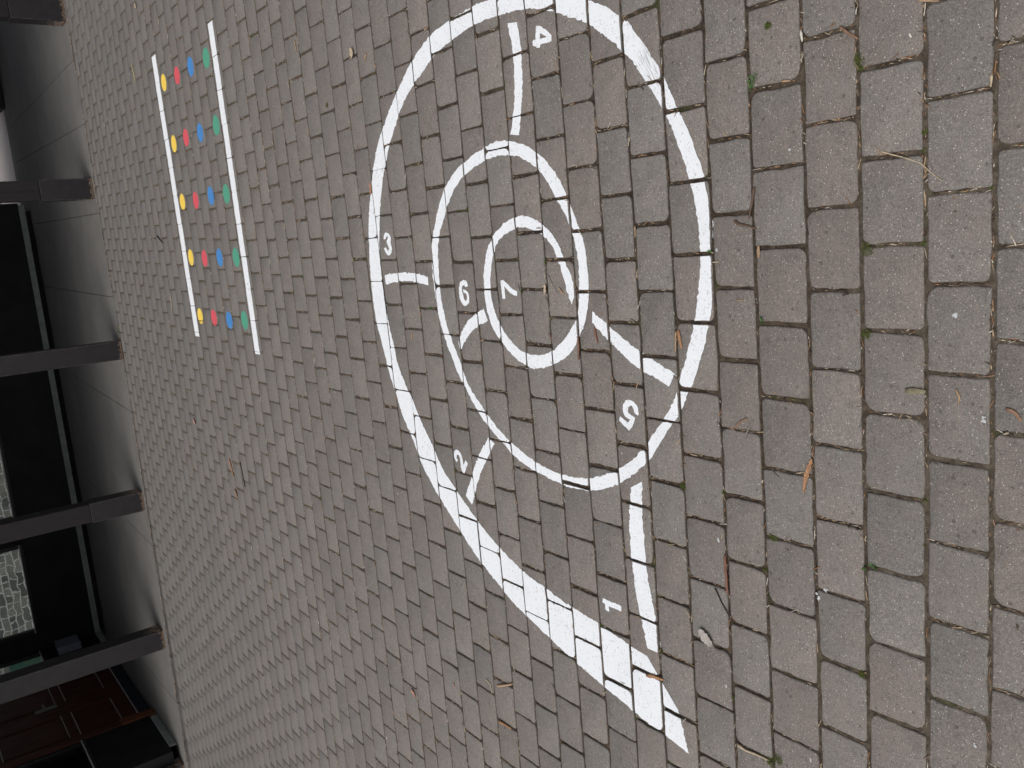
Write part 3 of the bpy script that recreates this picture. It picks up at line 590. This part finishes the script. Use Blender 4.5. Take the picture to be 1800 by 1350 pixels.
LAB = [
 'thin dark brown twig lying on a paver just right of the outline, upper of two',
 'short bent dark twig just below the thin twig right of the snail',
 'tan bark flake standing in the joint right of the short bent twig',
 'curled orange brown wood chip inside the outline above the number 5',
 'straight narrow tan splinter beside the curled orange chip above number 5',
 'long curved pale straw across pavers at the upper right of the photo',
 'short thick reddish brown twig across a paver corner near the upper right',
 'flat tan splinter at the top edge of the photo, right side',
 'whitish splinter standing in a joint left of the thick twig, upper right',
 'tiny white chip alone on a paver near the top right',
 'narrow pale splinter in the joint at the far upper right edge',
 'small tan splinter wedged in a cross joint, top right of the snail',
 'torn orange brown leaf with pale stalk on the right of the snail tail',
 'single curved tan needle lying on a grey paver, right side',
 'olive brown crumbling bark lump on a paver left of the curved tan needle',
 'brown ragged bark strip at the far right edge',
 'short brown stick right of the number 5, upper of two',
 'short grey stick right of the number 5, lower of two',
 'long reddish brown twig standing along a joint right of the lowest divider',
 'thin black bent twig below the long reddish twig',
 'crumpled pale grey leaf beside a joint right of the snail tail',
 'orange brown wood chip lying on the white tail of the snail',
 'pale cream straw at the bottom edge right of the tail tip',
 'curled pale tan leaf at the top left of the snail outline',
 'small tan chip next to the curled pale tan leaf',
 'thin tan needle on grey pavers near the top, left of centre',
 'small bright orange leaf at the left edge of the snail outline',
 'small pinkish brown leaf on the lower paving left of the tail',
 'tan forked twig in a joint left of the tail, near the bottom',
 'thin pale curved straw beside the tan forked twig',
 'short orange brown twig in a joint near the bottom centre',
 'long orange pine needle far left below the dot lane',
 'short orange pine needle right under the long orange one',
 'thin black twig beside the orange pine needles',
 'small pinkish curled leaf far left between dot lane and walkway',
 'thin pale straw on the paving left of the dot lane middle',
 'short black twig on the paving between second post and dot lane',
 'thin yellowish straw on the paving near the top left',
 'small tan leaf at the top edge above the dot lane',
 'short reddish twig inside the snail beside the divider by 5',
 'thin grey needle inside the centre loop of the snail',
 'short tan needle in the centre loop beside the thin grey needle',
 'tiny ragged tan leaf in a joint of the centre loop',
 'reddish brown twig lying in the joint right of the centre loop',
 'short tan chip in a joint between inner and outer rings, right side',
 'tiny pale needle touching the right edge of the outline',
 'tiny tan needle on a paver right of the outline',
 'small tan chip touching the upper left of the outline',
 'tiny tan needle left of the number 6',
 'tiny pink chip on the paving below the snail tail start']
NAMES = dict(twig='twig', bark='bark_flake', chip='wood_chip', straw='straw', needle='pine_needle', leaf='dry_leaf')
for i, (kind, pts, w, cn) in enumerate(LITTER):
    mb = MB(); o_ = (pts[0][0], pts[0][1], 0)
    c_ = TC[cn]
    if kind == 'leaf': leaf(mb, pts, w*(.7 if cn == 'orange' else 1.1), c_, i*3.1)
    elif kind == 'bark': stick(mb, pts, w, w*.30, c_, .001, 7, .2, i)
    elif kind == 'chip': stick(mb, pts, w, w*.45, c_, .001, 5, .3, i)
    elif kind == 'twig': stick(mb, pts, w, w*.9, c_, .001, 7, .35, i)
    else: stick(mb, pts, w, w*.8, c_, .001, 5, .4, i)
    mb.v = [(a-o_[0], b-o_[1], z) for a, b, z in mb.v]
    o = mb.build(NAMES[kind], M['litter'], smooth=True); o.location = (*o_, 0)[:3]
    tag(o, LAB[i], {'twig':'twig','bark':'bark','chip':'wood chip','straw':'straw','needle':'pine needle','leaf':'leaf'}[kind])
    if kind in ('leaf',):
        sm_ = o.modifiers.new('thickness', 'SOLIDIFY'); sm_.thickness = .0005

# uncounted crumbs of needles, straw and grit lodged in the joints
db = MB(); rd = random.Random(21)
tcs = [(.50,.37,.24), (.36,.23,.14), (.56,.46,.33), (.44,.32,.20), (.05,.04,.03), (.05,.04,.03), (.10,.075,.055), (.20,.13,.09), (.34,.17,.08), (.62,.57,.49)]
keys = [k_ for k_ in bricks if -2 <= k_[0] < 50 and -2.6-.25*max(0, k_[0]-8)*.3 < bricks[k_][1] < 1.0+.02*k_[0]]
for _ in range(34000):
    key = keys[int(rd.random()**1.8*len(keys)) % len(keys)]
    B = bricks[key]; k_ = key[0]
    clump = noise.noise(V((B[1]*2.2, B[2]*2.2, 3)))
    if rd.random() > .62+clump*1.4: continue
    ln = rd.choice((.005, .006, .008, .010, .014, .022)) * (1 if k_ < 20 else 1.25); w = rd.uniform(.0012, .0030)*(1 if k_ < 20 else 1.1)
    if rd.random() < .46:
        x = rd.uniform(B[6]+.01, B[7]-.01); y = B[8]-.0035+rd.uniform(-.0015, .0015); an = rd.gauss(0, .32)
    else:
        x = B[6]-.0035+rd.uniform(-.002, .002); y = rd.uniform(B[8], B[9]); an = math.pi/2+rd.gauss(0, .3)
    if rd.random() < .14:
        x += rd.uniform(-.01, .01); y += rd.uniform(-.008, .008); an += rd.uniform(-1, 1); zz = .0006
    else: zz = (soilz(x, y) if -2 < x < 1.4 and y < 2.7 else -.003)+rd.uniform(.0002, .0022)
    p = (x-math.cos(an)*ln/2, y-math.sin(an)*ln/2); q = (x+math.cos(an)*ln/2, y+math.sin(an)*ln/2)
    mid_ = ((p[0]+q[0])/2+rd.uniform(-.0008, .0008), (p[1]+q[1])/2+rd.uniform(-.0008, .0008))
    stick(db, [p, mid_, q] if ln > .008 else [p, q], w, w*.8, rd.choice(tcs), zz, 4, .3, 0)
for _ in range(1500):     # pale and dark grains loose on the pavers
    key = keys[int(rd.random()**1.1*len(keys)) % len(keys)]; B = bricks[key]
    x = rd.uniform(B[6], B[7]); y = rd.uniform(B[8], B[9]); r_ = rd.uniform(.0006, .0017)*(1 if key[0] < 16 else 1.9)
    a_ = rd.random()*3.14
    stick(db, [(x, y), (x+math.cos(a_)*r_*1.8, y+math.sin(a_)*r_*1.8)], r_*1.5, r_, rd.choice([(.62,.6,.55), (.05,.045,.04), (.5,.42,.32), (.07,.06,.05)]), .0003, 5, .1)
for _ in range(900):      # dirt and needles swept against the walkway edge
    x = rd.uniform(-4.5, 2.6); 
    if noise.noise(V((x*3.1, 5, 2))) < -.12+rd.uniform(-.2, .2): continue
    y = edge_y(x)+rd.gauss(-.004, .006); an = rd.gauss(0, .5); ln = rd.uniform(.008, .03)
    stick(db, [(x, y), (x+math.cos(an)*ln, y+math.sin(an)*ln)], rd.uniform(.002, .006), .003, rd.choice(tcs[:3]+tcs[6:7]+[(.12,.08,.05)]*3), rd.uniform(-.001, .005), 4, .3, 0)
tag(db.build('joint_debris', M['litter'], smooth=True), 'crumbs of needles, straw and grit caught in the paving joints', 'debris', kind='stuff')

# moss cushions in the joints (uncounted) and the few real plants
def tuft(mb, x, y, r, rr, n, z=-.004):
    for _ in range(n):
        a = rr.random()*6.283; d = r*rr.random()**.6; cx, cy = x+math.cos(a)*d, y+math.sin(a)*d
        s_ = rr.uniform(.0011, .0026); b = len(mb.v); h = z+rr.uniform(.001, .0055)*(1-d/r*.6)
        az = rr.random()*6.283
        mb.v += [(cx+math.cos(az)*s_, cy+math.sin(az)*s_, h), (cx+math.cos(az+2.2)*s_*.6, cy+math.sin(az+2.2)*s_*.6, h+rr.uniform(-.001, .003)), (cx+math.cos(az+3.6)*s_*.8, cy+math.sin(az+3.6)*s_*.8, h+rr.uniform(0, .003))]
        mb.f.append((b, b+1, b+2))
mm = MB(); rr = random.Random(5)
for _ in range(800):
    key = keys[int(rr.random()**1.1*len(keys)) % len(keys)]; B = bricks[key]
    if noise.noise(V((B[1]*1.7, B[2]*1.7, 11))) < .08: continue
    x, y = (B[6]-.003, rr.choice((B[8], B[9], rr.uniform(B[8], B[9])))) if rr.random() < .6 else (rr.uniform(B[6], B[7]), B[8]-.003)
    for q in range(rr.randint(1, 4)):
        tuft(mm, x+rr.uniform(-.002, .002), y+rr.uniform(-.004, .004), rr.uniform(.002, .006), rr, 22, -.0055)
tag(mm.build('joint_moss', M['moss']), 'low green moss growing in some paving joints', 'moss', kind='stuff')
GL = ['small leafy green weed in a joint right of the snail outline', 'grass tuft in a joint at the top right of the snail', 'smaller grass tuft right below the top one',
 'round moss cushion with pale bits in a joint far right', 'low moss cushion in a joint below the round one, far right', 'tiny bright weed inside the snail below number 3',
 'moss cushion in a joint right of the lowest divider', 'green sprig in a joint at the lower right', 'grass growing at the foot of the third post from the top',
 'thin grass beside the foot of the third post', 'tiny weed touching the right edge of the outline', 'green moss beside the bottom right bend of the spiral',
 'moss cushion at the bottom edge right of the tail', 'second moss cushion at the bottom edge right of the tail', 'small moss spot in a joint near the top edge, right side',
 'moss spot in a joint under the thick twig, upper right', 'small green sprig low on the right side', 'moss spot near the bottom right', 'yellow green moss spot left of the snail top']
for i, (x, y, r) in enumerate(GREENS):
    mb = MB(); ra = random.Random(i+50)
    if 'weed' in GL[i] or 'sprig' in GL[i] or 'grass' in GL[i].lower():
        for _ in range(26 if 'grass' in GL[i].lower() else 13):
            a = ra.random()*6.283; l_ = r*ra.uniform(.35, .8); w = l_*(.10 if 'grass' in GL[i].lower() else .32)
            sx, sy = ra.uniform(-r, r)*.35, ra.uniform(-r, r)*.35; b = len(mb.v); up = l_*ra.uniform(.25, .9)
            c0, s0 = math.cos(a), math.sin(a)
            mb.v += [(sx, sy, -.003), (sx+c0*l_*.5-s0*w, sy+s0*l_*.5+c0*w, up*.7), (sx+c0*l_, sy+s0*l_, up), (sx+c0*l_*.5+s0*w, sy+s0*l_*.5-c0*w, up*.65)]
            mb.f.append((b, b+1, b+2, b+3))
        o = mb.build('weed', M['leafgreen'])
    else:
        tuft(mb, 0, 0, r, ra, 150, -.002); o = mb.build('moss_cushion', M['moss'])
    o.location = (x, y, 0); tag(o, GL[i], 'weed' if o.name.startswith('weed') else 'moss')
wm = mat_plain('chalky_white', (.62, .64, .66), (.40, .41, .40), 200, .9, .5, .001, .1, 600)
SL = ['small pale smear on a paver at the upper right', 'white spot with a dark bit on a grey paver at the right', 'bluish white splash beside a joint on the right',
 'large white splash over a joint at the lower right', 'second white splash touching the large one', 'faint white scratch on a paver right of the tail', 'white spot near the bottom right corner',
 'white streak at the bottom edge, right of the tail', 'pale crust beside a dark stain at the far right', 'small white drip above the lower bend of the spiral', 'small white drip near the bottom, left of the tail',
 'pale round scuff on the lower paving left of the tail', 'small white spot left of the snail outline', 'pale smear just right of the outline middle', 'small white spot below the centre loop']
for i, (x, y, r) in enumerate(SPECKS):
    mb = MB(); ra = random.Random(i+9)
    for q in range(7):
        a = ra.random()*6.28; d = r*ra.random()*.8; cx, cy, rr_ = math.cos(a)*d, math.sin(a)*d*.7, r*ra.uniform(.15, .42)
        n = 9; ring = [(cx+math.cos(t_*6.283/n)*rr_*ra.uniform(.6, 1.2), cy+math.sin(t_*6.283/n)*rr_*ra.uniform(.6, 1.2), .0009+.0001*q) for t_ in range(n)]
        mb.poly(ring)
    o = mb.build('white_splash', wm); o.location = (x, y, .0008); tag(o, SL[i], 'white mark')

# ------------------------------------------------------------------ covered walkway and building
sl = MB()
n = 40; xs = [-7+11*i/n for i in range(n+1)]
# front kerb face + top; cut into bays with open joints
def slab_top(mb, pts): mb.poly([(x, y, .006) for x, y in pts])
cuts = [((-6.9, 6.95), (-6.9, 10.5)), ((-3.9, 6.75), (-4.1, 10.5)), ((-2.45, 6.69), (-2.3, 10.5)), ((-1.3, 6.66), (-1.12, 10.5)), ((-.37, 6.64), (-.25, 10.5)), ((.28, 6.64), (.42, 10.5)), ((.95, 6.64), (1.10, 10.5)), ((1.42, 6.64), (1.47, 10.5)), ((3.8, 6.64), (3.8, 10.5))]
for (a, b), (c_, d_) in zip(cuts, cuts[1:]):
    g_ = .0014; P = [(a[0]+g_, edge_y(a[0])+.0015), (c_[0]-g_, edge_y(c_[0])+.0015), (d_[0]-g_, 10.5), (b[0]+g_, 10.5)]
    base = len(sl.v)
    sl.v += [(x, y, .003) for x, y in P]+[(x, y, -.05) for x, y in P]
    for f in ((0, 1, 2, 3), (7, 6, 5, 4), (0, 4, 5, 1), (1, 5, 6, 2), (2, 6, 7, 3), (3, 7, 4, 0)): sl.f.append(tuple(base+q for q in f))
o = sl.build('walkway_slab', M['slab'], bevel=.003)
tag(o, 'dark concrete walkway floor under the canopy', kind='structure')
pth = MB(); pth.box(-9, 9, 10.504, 16, -.05, .004)
tag(pth.build('back_path', M['deck']), 'pale ribbed paving in daylight behind the walkway', kind='structure')

# posts: timber shaft, lower cladding sleeve with chipped foot
posts = [(1.775, 6.66, .155), (.475, 6.69, .157), (-.79, 6.61, .145), (-2.065, 6.73, .16), (-3.33, 6.82, .165), (-4.62, 6.86, .16)]
PLB = ['topmost dark timber post of the walkway, cut by the top edge', 'second dark timber post from the top, with a seam and groove in its cladding', 'third dark timber post from the top, grass at its foot',
       'fourth dark timber post from the top, below the third', 'fifth dark timber post from the top, in front of the red door', 'sixth post foot at the bottom left corner']
for i, (x, y, w) in enumerate(posts):
    e = empty('canopy_post', (x, y+w/2, .006), PLB[i], 'post', 'dark timber posts carrying the walkway roof')
    h = w/2; sx = [.37, .37, .46, .405, .5, .4][i]
    full = i in (2, 4, 5)
    q = MB(); q.box(-h+(0 if full else .006), h-(0 if full else .006), -h+(0 if full else .006), h-(0 if full else .006), .0125 if full else sx, 2.56); s_ = q.build('shaft', M['sleeve'] if full else M['wood'], e, bevel=.004)
    if i == 1:
        q = MB(); q.box(-.012, -.006, -h+.0035, -h+.0075, sx+.004, 2.5); q.build('groove', M['blackframe'], e)
    q = MB()
    if not full: q.box(-h, h, -h, h, .012, sx-.002); q.build('sleeve', M['sleeve'], e, bevel=.003)
    for (ex, ey) in ((-h, -h), (h-.006, -h)):    # corner beads, paler to paint the edge highlight and chips
        q = MB(); q.box(ex-.001, ex+.006, ey-.0022, ey+.006, .013, 2.55 if full else sx-.003); q.build('corner_highlight_bead', M['bead'], e)
    q = MB(); q.box(-h+.003, h-.003, -h+.003, h-.003, 0, .0118); q.build('foot', M['wornwood'], e)

rf = empty('canopy_roof', (0, 8.5, 2.56), 'dark flat roof covering the walkway along the building', 'roof')
q = MB(); q.box(-4.60, 6, -2.06, 1.95, .12, .26); q.build('deck', M['roof'], rf)
q = MB(); q.box(-9, 6, -1.95, -1.79, 0, .1195); q.build('front_beam', M['wood'], rf)

bd = empty('building', (-1.9, 10.32, 0), 'dark building with black walls, windows and a red door behind the walkway', 'building')
ob = (-1.9, 10.32, 0)
WZ = .665
wl = MB()
YB = 10.24
wl.box(-4.43, .65, YB, 10.42, .066, WZ-.03, ob)                 # below sill
wl.box(-.15, .65, YB, 10.42, WZ-.03, 2.66, ob)                  # pier by the passage
wl.box(-3.13, -2.84, YB, 10.42, WZ-.03, 2.66, ob)
wl.box(-4.43, -4.20, YB, 10.42, WZ-.03, 2.66, ob)
wl.box(-4.20, -3.13, YB, 10.42, 2.15, 2.66, ob); wl.box(-2.84, -.15, YB, 10.42, 2.15, 2.66, ob)
wl.build('back_wall', M['black'], bd)
wl = MB()
XL = -4.42
wl.box(XL-.16, XL, 9.70, YB-.002, .066, WZ-.03, ob); wl.box(XL-.16, XL, 9.56, 9.70, .066, 2.66, ob); wl.box(XL-.16, XL, 9.70, YB-.002, 2.15, 2.66, ob)
wl.box(XL-.16, XL, 7.02, 7.74, .066, WZ-.03, ob); wl.box(XL-.16, XL, 7.02, 7.74, 2.15, 2.66, ob); wl.box(XL-.16, XL, 6.93, 7.02, .066, 2.66, ob)
wl.box(XL-.16, XL, 7.74, 9.56, 2.15, 2.66, ob)
wl.build('side_wall', M['black'], bd)
# rooms behind: dark lining so that daylight does not pass through the side wall
wl = MB(); wl.box(-7.4, -5.9, 10.28, 10.42, 0, 2.66, ob); wl.box(-7.4, -7.25, 6.93, 10.28, 0, 2.66, ob); wl.box(-7.25, -4.585, 6.93, 7.05, 0, 2.66, ob); wl.box(-7.25, -4.585, 7.05, 9.45, 2.5, 2.555, ob); wl.box(-7.25, -4.60, 9.45, 9.52, .021, 2.555, ob)
wl.box(-7.25, -4.585, 7.05, 10.28, 0.008, .02, ob)
wl.build('rear_walls', M['black'], bd)
pl = MB(); pl.box(-4.43, .63, YB-.012, YB-.001, .006, .068, ob); pl.box(-4.43, .63, YB-.001, 10.42, 0.006, .0655, ob)
pl.box(XL-.001, XL+.012, 9.56, YB-.013, .006, .068, ob); pl.box(XL-.001, XL+.012, 7.02, 7.70, .006, .068, ob)
pl.build('plinth', M['plinth'], bd, bevel=.004)
def window(x0, x1, z0, z1, plane, axis, parent, org):
    f_ = MB(); t_ = .045
    def bx(a, b, c, d, mb, dep=(0, .05)):
        if axis == 'y': mb.box(a, b, plane+dep[0], plane+dep[1], c, d, org)
        else: mb.box(plane-dep[1], plane-dep[0], a, b, c, d, org)
    bx(x0, x1, z0-.03, z0, f_, (-.012, .10)); bx(x0, x1, z1-t_, z1, f_); bx(x0, x0+t_, z0, z1-t_, f_); bx(x1-t_, x1, z0, z1-t_, f_)
    fr = f_.build('window', M['blackframe'], parent, bevel=.002)
    s_ = MB(); bx(x0, x1, z0+.0005, z0+.010, s_, (-.011, -.002)); s_.build('sill_trim', M['trim'], fr)
    p_ = MB(); bx(x0+t_, x1-t_, z0, z1-t_, p_, (.022, .028)); p_.build('pane', M['glass'], fr)
    return fr
w1 = window(-2.84, -.15, WZ, 2.15, YB, 'y', bd, ob); w2 = window(-4.20, -3.13, WZ, 2.15, YB, 'y', bd, ob)
w3 = window(9.70, YB-.01, WZ, 2.15, XL, 'x', bd, ob); w4 = window(7.02, 7.74, WZ, 2.15, XL, 'x', bd, ob)
c1 = MB(); c1.box(-.75, .5, 0, .02, 0.004, .95); c1.box(-.75, -.70, .021, .06, 0.004, .95); c1.box(.45, .5, .021, .06, 0.004, .95); e = empty('reflection_screen', (-4.95, 11.0, 0), 'pale green screen added to stand in for the reflection in the small window by the wall box', 'screen'); c1.build('panel', M['mirrored_green'], e)  # added screen, stands in for the green reflection in the glass
# red door: two leaves, kick plates, raised panels, pale beads painting highlights along the mouldings
dr = MB(); d0 = XL-.05
dr.box(d0-.04, d0, 7.852, 8.658, .014, 2.10, ob); dr.box(d0-.04, d0, 8.662, 9.468, .014, 2.10, ob)
door = dr.build('door', M['door'], bd, bevel=.002)
for (a, b) in ((7.98, 8.50), (8.80, 9.33)):
    for (z0, z1) in ((.275, .632), (.735, 1.28), (1.38, 1.95)):
        q = MB(); t_ = .02
        q.box(d0+.0005, d0+.012, a, b, z0, z0+t_*.6, ob); q.box(d0+.0005, d0+.012, a, b, z1-t_*.6, z1, ob)
        q.box(d0+.0005, d0+.012, a, a+t_, z0+t_*.6, z1-t_*.6, ob); q.box(d0+.0005, d0+.012, b-t_, b, z0+t_*.6, z1-t_*.6, ob)
        q.build('panel_moulding', M['door'], door, bevel=.003)
        for zz_ in (z0-.008, z1+.001):
            q = MB(); q.box(d0+.0005, d0+.006, a+.001, b-.001, zz_, zz_+.007, ob); q.build('highlight_bead', M['trim'], door)
for (a, b) in ((7.86, 8.65), (8.67, 9.46)):
    q = MB(); q.box(d0+.0005, d0+.006, a, b, .016, .118, ob); q.build('kick_plate', M['kick'], door)
    q = MB(); q.box(d0+.0005, d0+.009, a, b, .119, .127, ob); q.build('kick_plate_trim', M['trim'], door)
q = MB(); q.box(d0+.0005, d0+.006, 8.73, 8.83, .72, .92, ob); q.build('lock_plate', M['steel'], door, bevel=.002)
q = MB(); q.box(d0+.007, d0+.05, 8.77, 8.79, .83, .85, ob); q.box(d0+.038, d0+.052, 8.70, 8.79, .828, .852, ob); q.build('handle', M['steel'], door, bevel=.004)
q = MB(); q.box(XL-.118, XL+.018, 7.740, 7.848, .006, .31, ob); q.build('bare_jamb_foot', M['jamb'], bd, bevel=.003)
q = MB(); q.box(XL-.12, XL+.016, 7.742, 7.846, .3105, 2.148, ob); q.box(XL-.12, XL+.016, 9.474, 9.558, .006, 2.148, ob); q.box(XL-.12, XL+.014, 7.847, 9.473, 2.103, 2.147, ob)
q.build('door_frame', M['door'], bd, bevel=.003)

# grey box on the wall next to the corner
e = empty('meter_box', (XL, 10.05, .39), 'small blue grey wall box near the inner corner left of the fifth post', 'box')
q = MB(); q.box(.003, .085, -.14, .14, -.12, .12); q.build('case', M['box'], e, bevel=.004)
q = MB(); q.box(.0855, .0885, -.125, .125, -.105, .105); q.build('lid', M['box'], e, bevel=.002)
q = MB(); q.box(.0887, .093, -.01, .01, -.07, -.05); q.build('lock', M['steel'], e, bevel=.002)

# dark strip on the floor along the wall foot
dg = MB(); rd2 = random.Random(4); N_ = 60
fr_ = [(-4.35+4.9*i/N_, 9.88+.05*noise.noise(V((i*.35, 1, 0)))) for i in range(N_+1)]
for (a, b) in zip(fr_, fr_[1:]): dg.poly([(a[0], a[1], .0095), (b[0], b[1], .0095), (b[0], 10.226, .0095), (a[0], 10.226, .0095)])
tag(dg.build('wall_foot_strip', M['wallfoot']), 'dark strip along the foot of the black wall', kind='structure')

# dark structure on the far side of the passage
e = empty('dark_cabinet', (2.0, 10.3, 0), 'black cupboard with a small pale mark at the top left corner of the photo', 'cabinet')
q = MB(); q.box(-.33, .9, 0.012, .45, .012, 1.1); c_ = q.build('body', M['black'], e, bevel=.004)
e.rotation_euler = (0, 0, math.radians(-2))
q = MB(); q.box(-.27, -.262, .006, .0115, .05, .16); q.build('pale_mark', M['trim'], e)

# rubble wall of the yard behind, seen through the glazing
e = empty('stone_wall', (-2, 12.0, 0), 'grey rubble stone wall with pale pointing seen through the window', 'wall')
q = MB()
rs = random.Random(8)
q.box(-4.5, 4.5, 0, .3, 0, 2.0); q.build('masonry', M['stone'], e)

# ------------------------------------------------------------------ light
w = bpy.data.worlds.new('World'); scene.world = w; w.use_nodes = True
nt = w.node_tree; nt.nodes.clear()
sky = nt.nodes.new('ShaderNodeTexSky'); sky.sky_type = 'NISHITA'; sky.sun_disc = False
ELEV, AZ = math.radians(62), math.atan2(-.62, -.78)
sky.sun_elevation = ELEV; sky.sun_rotation = AZ % (2*math.pi)
sky.air_density = 1.0; sky.dust_density = 6.0; sky.ozone_density = 1.0
hs = nt.nodes.new('ShaderNodeHueSaturation'); hs.inputs['Saturation'].default_value = .42
bg = nt.nodes.new('ShaderNodeBackground'); bg.inputs['Strength'].default_value = SKY
wo = nt.nodes.new('ShaderNodeOutputWorld')
nt.links.new(sky.outputs[0], hs.inputs['Color']); nt.links.new(hs.outputs[0], bg.inputs[0]); nt.links.new(bg.outputs[0], wo.inputs[0])
sd_ = bpy.data.lights.new('sun', 'SUN'); sd_.energy = SUN; sd_.angle = math.radians(40); sd_.color = (1, .97, .94)
so = bpy.data.objects.new('sun', sd_); COL.objects.link(so)
sv = V((math.cos(ELEV)*math.sin(AZ), math.cos(ELEV)*math.cos(AZ), math.sin(ELEV)))
so.rotation_euler = sv.to_track_quat('Z', 'Y').to_euler()

# ------------------------------------------------------------------ camera
cd = bpy.data.cameras.new('camera'); cam = bpy.data.objects.new('camera', cd); COL.objects.link(cam)
cd.sensor_width = 36; cd.lens = 36*1505.445/1800; cd.clip_start = .05; cd.clip_end = 2000
RX, DN, FW = V((-0.085686,-0.597239,-0.797473)), V((-0.981727,-0.085889,0.169807)), V((-0.169909,0.797451,-0.578967))
mw = Matrix.Identity(4)
for i, a in enumerate((RX, -DN, -FW)):
    for r_ in range(3): mw[r_][i] = a[r_]
mw.translation = V((-0.16526, -0.68319, 1.51901)); cam.matrix_world = mw
scene.camera = cam
scene.view_settings.view_transform = 'Standard'; scene.view_settings.look = 'None'; scene.view_settings.exposure = 0
scene.render.engine = 'CYCLES'
scene.cycles.max_bounces = 8; scene.cycles.transmission_bounces = 6
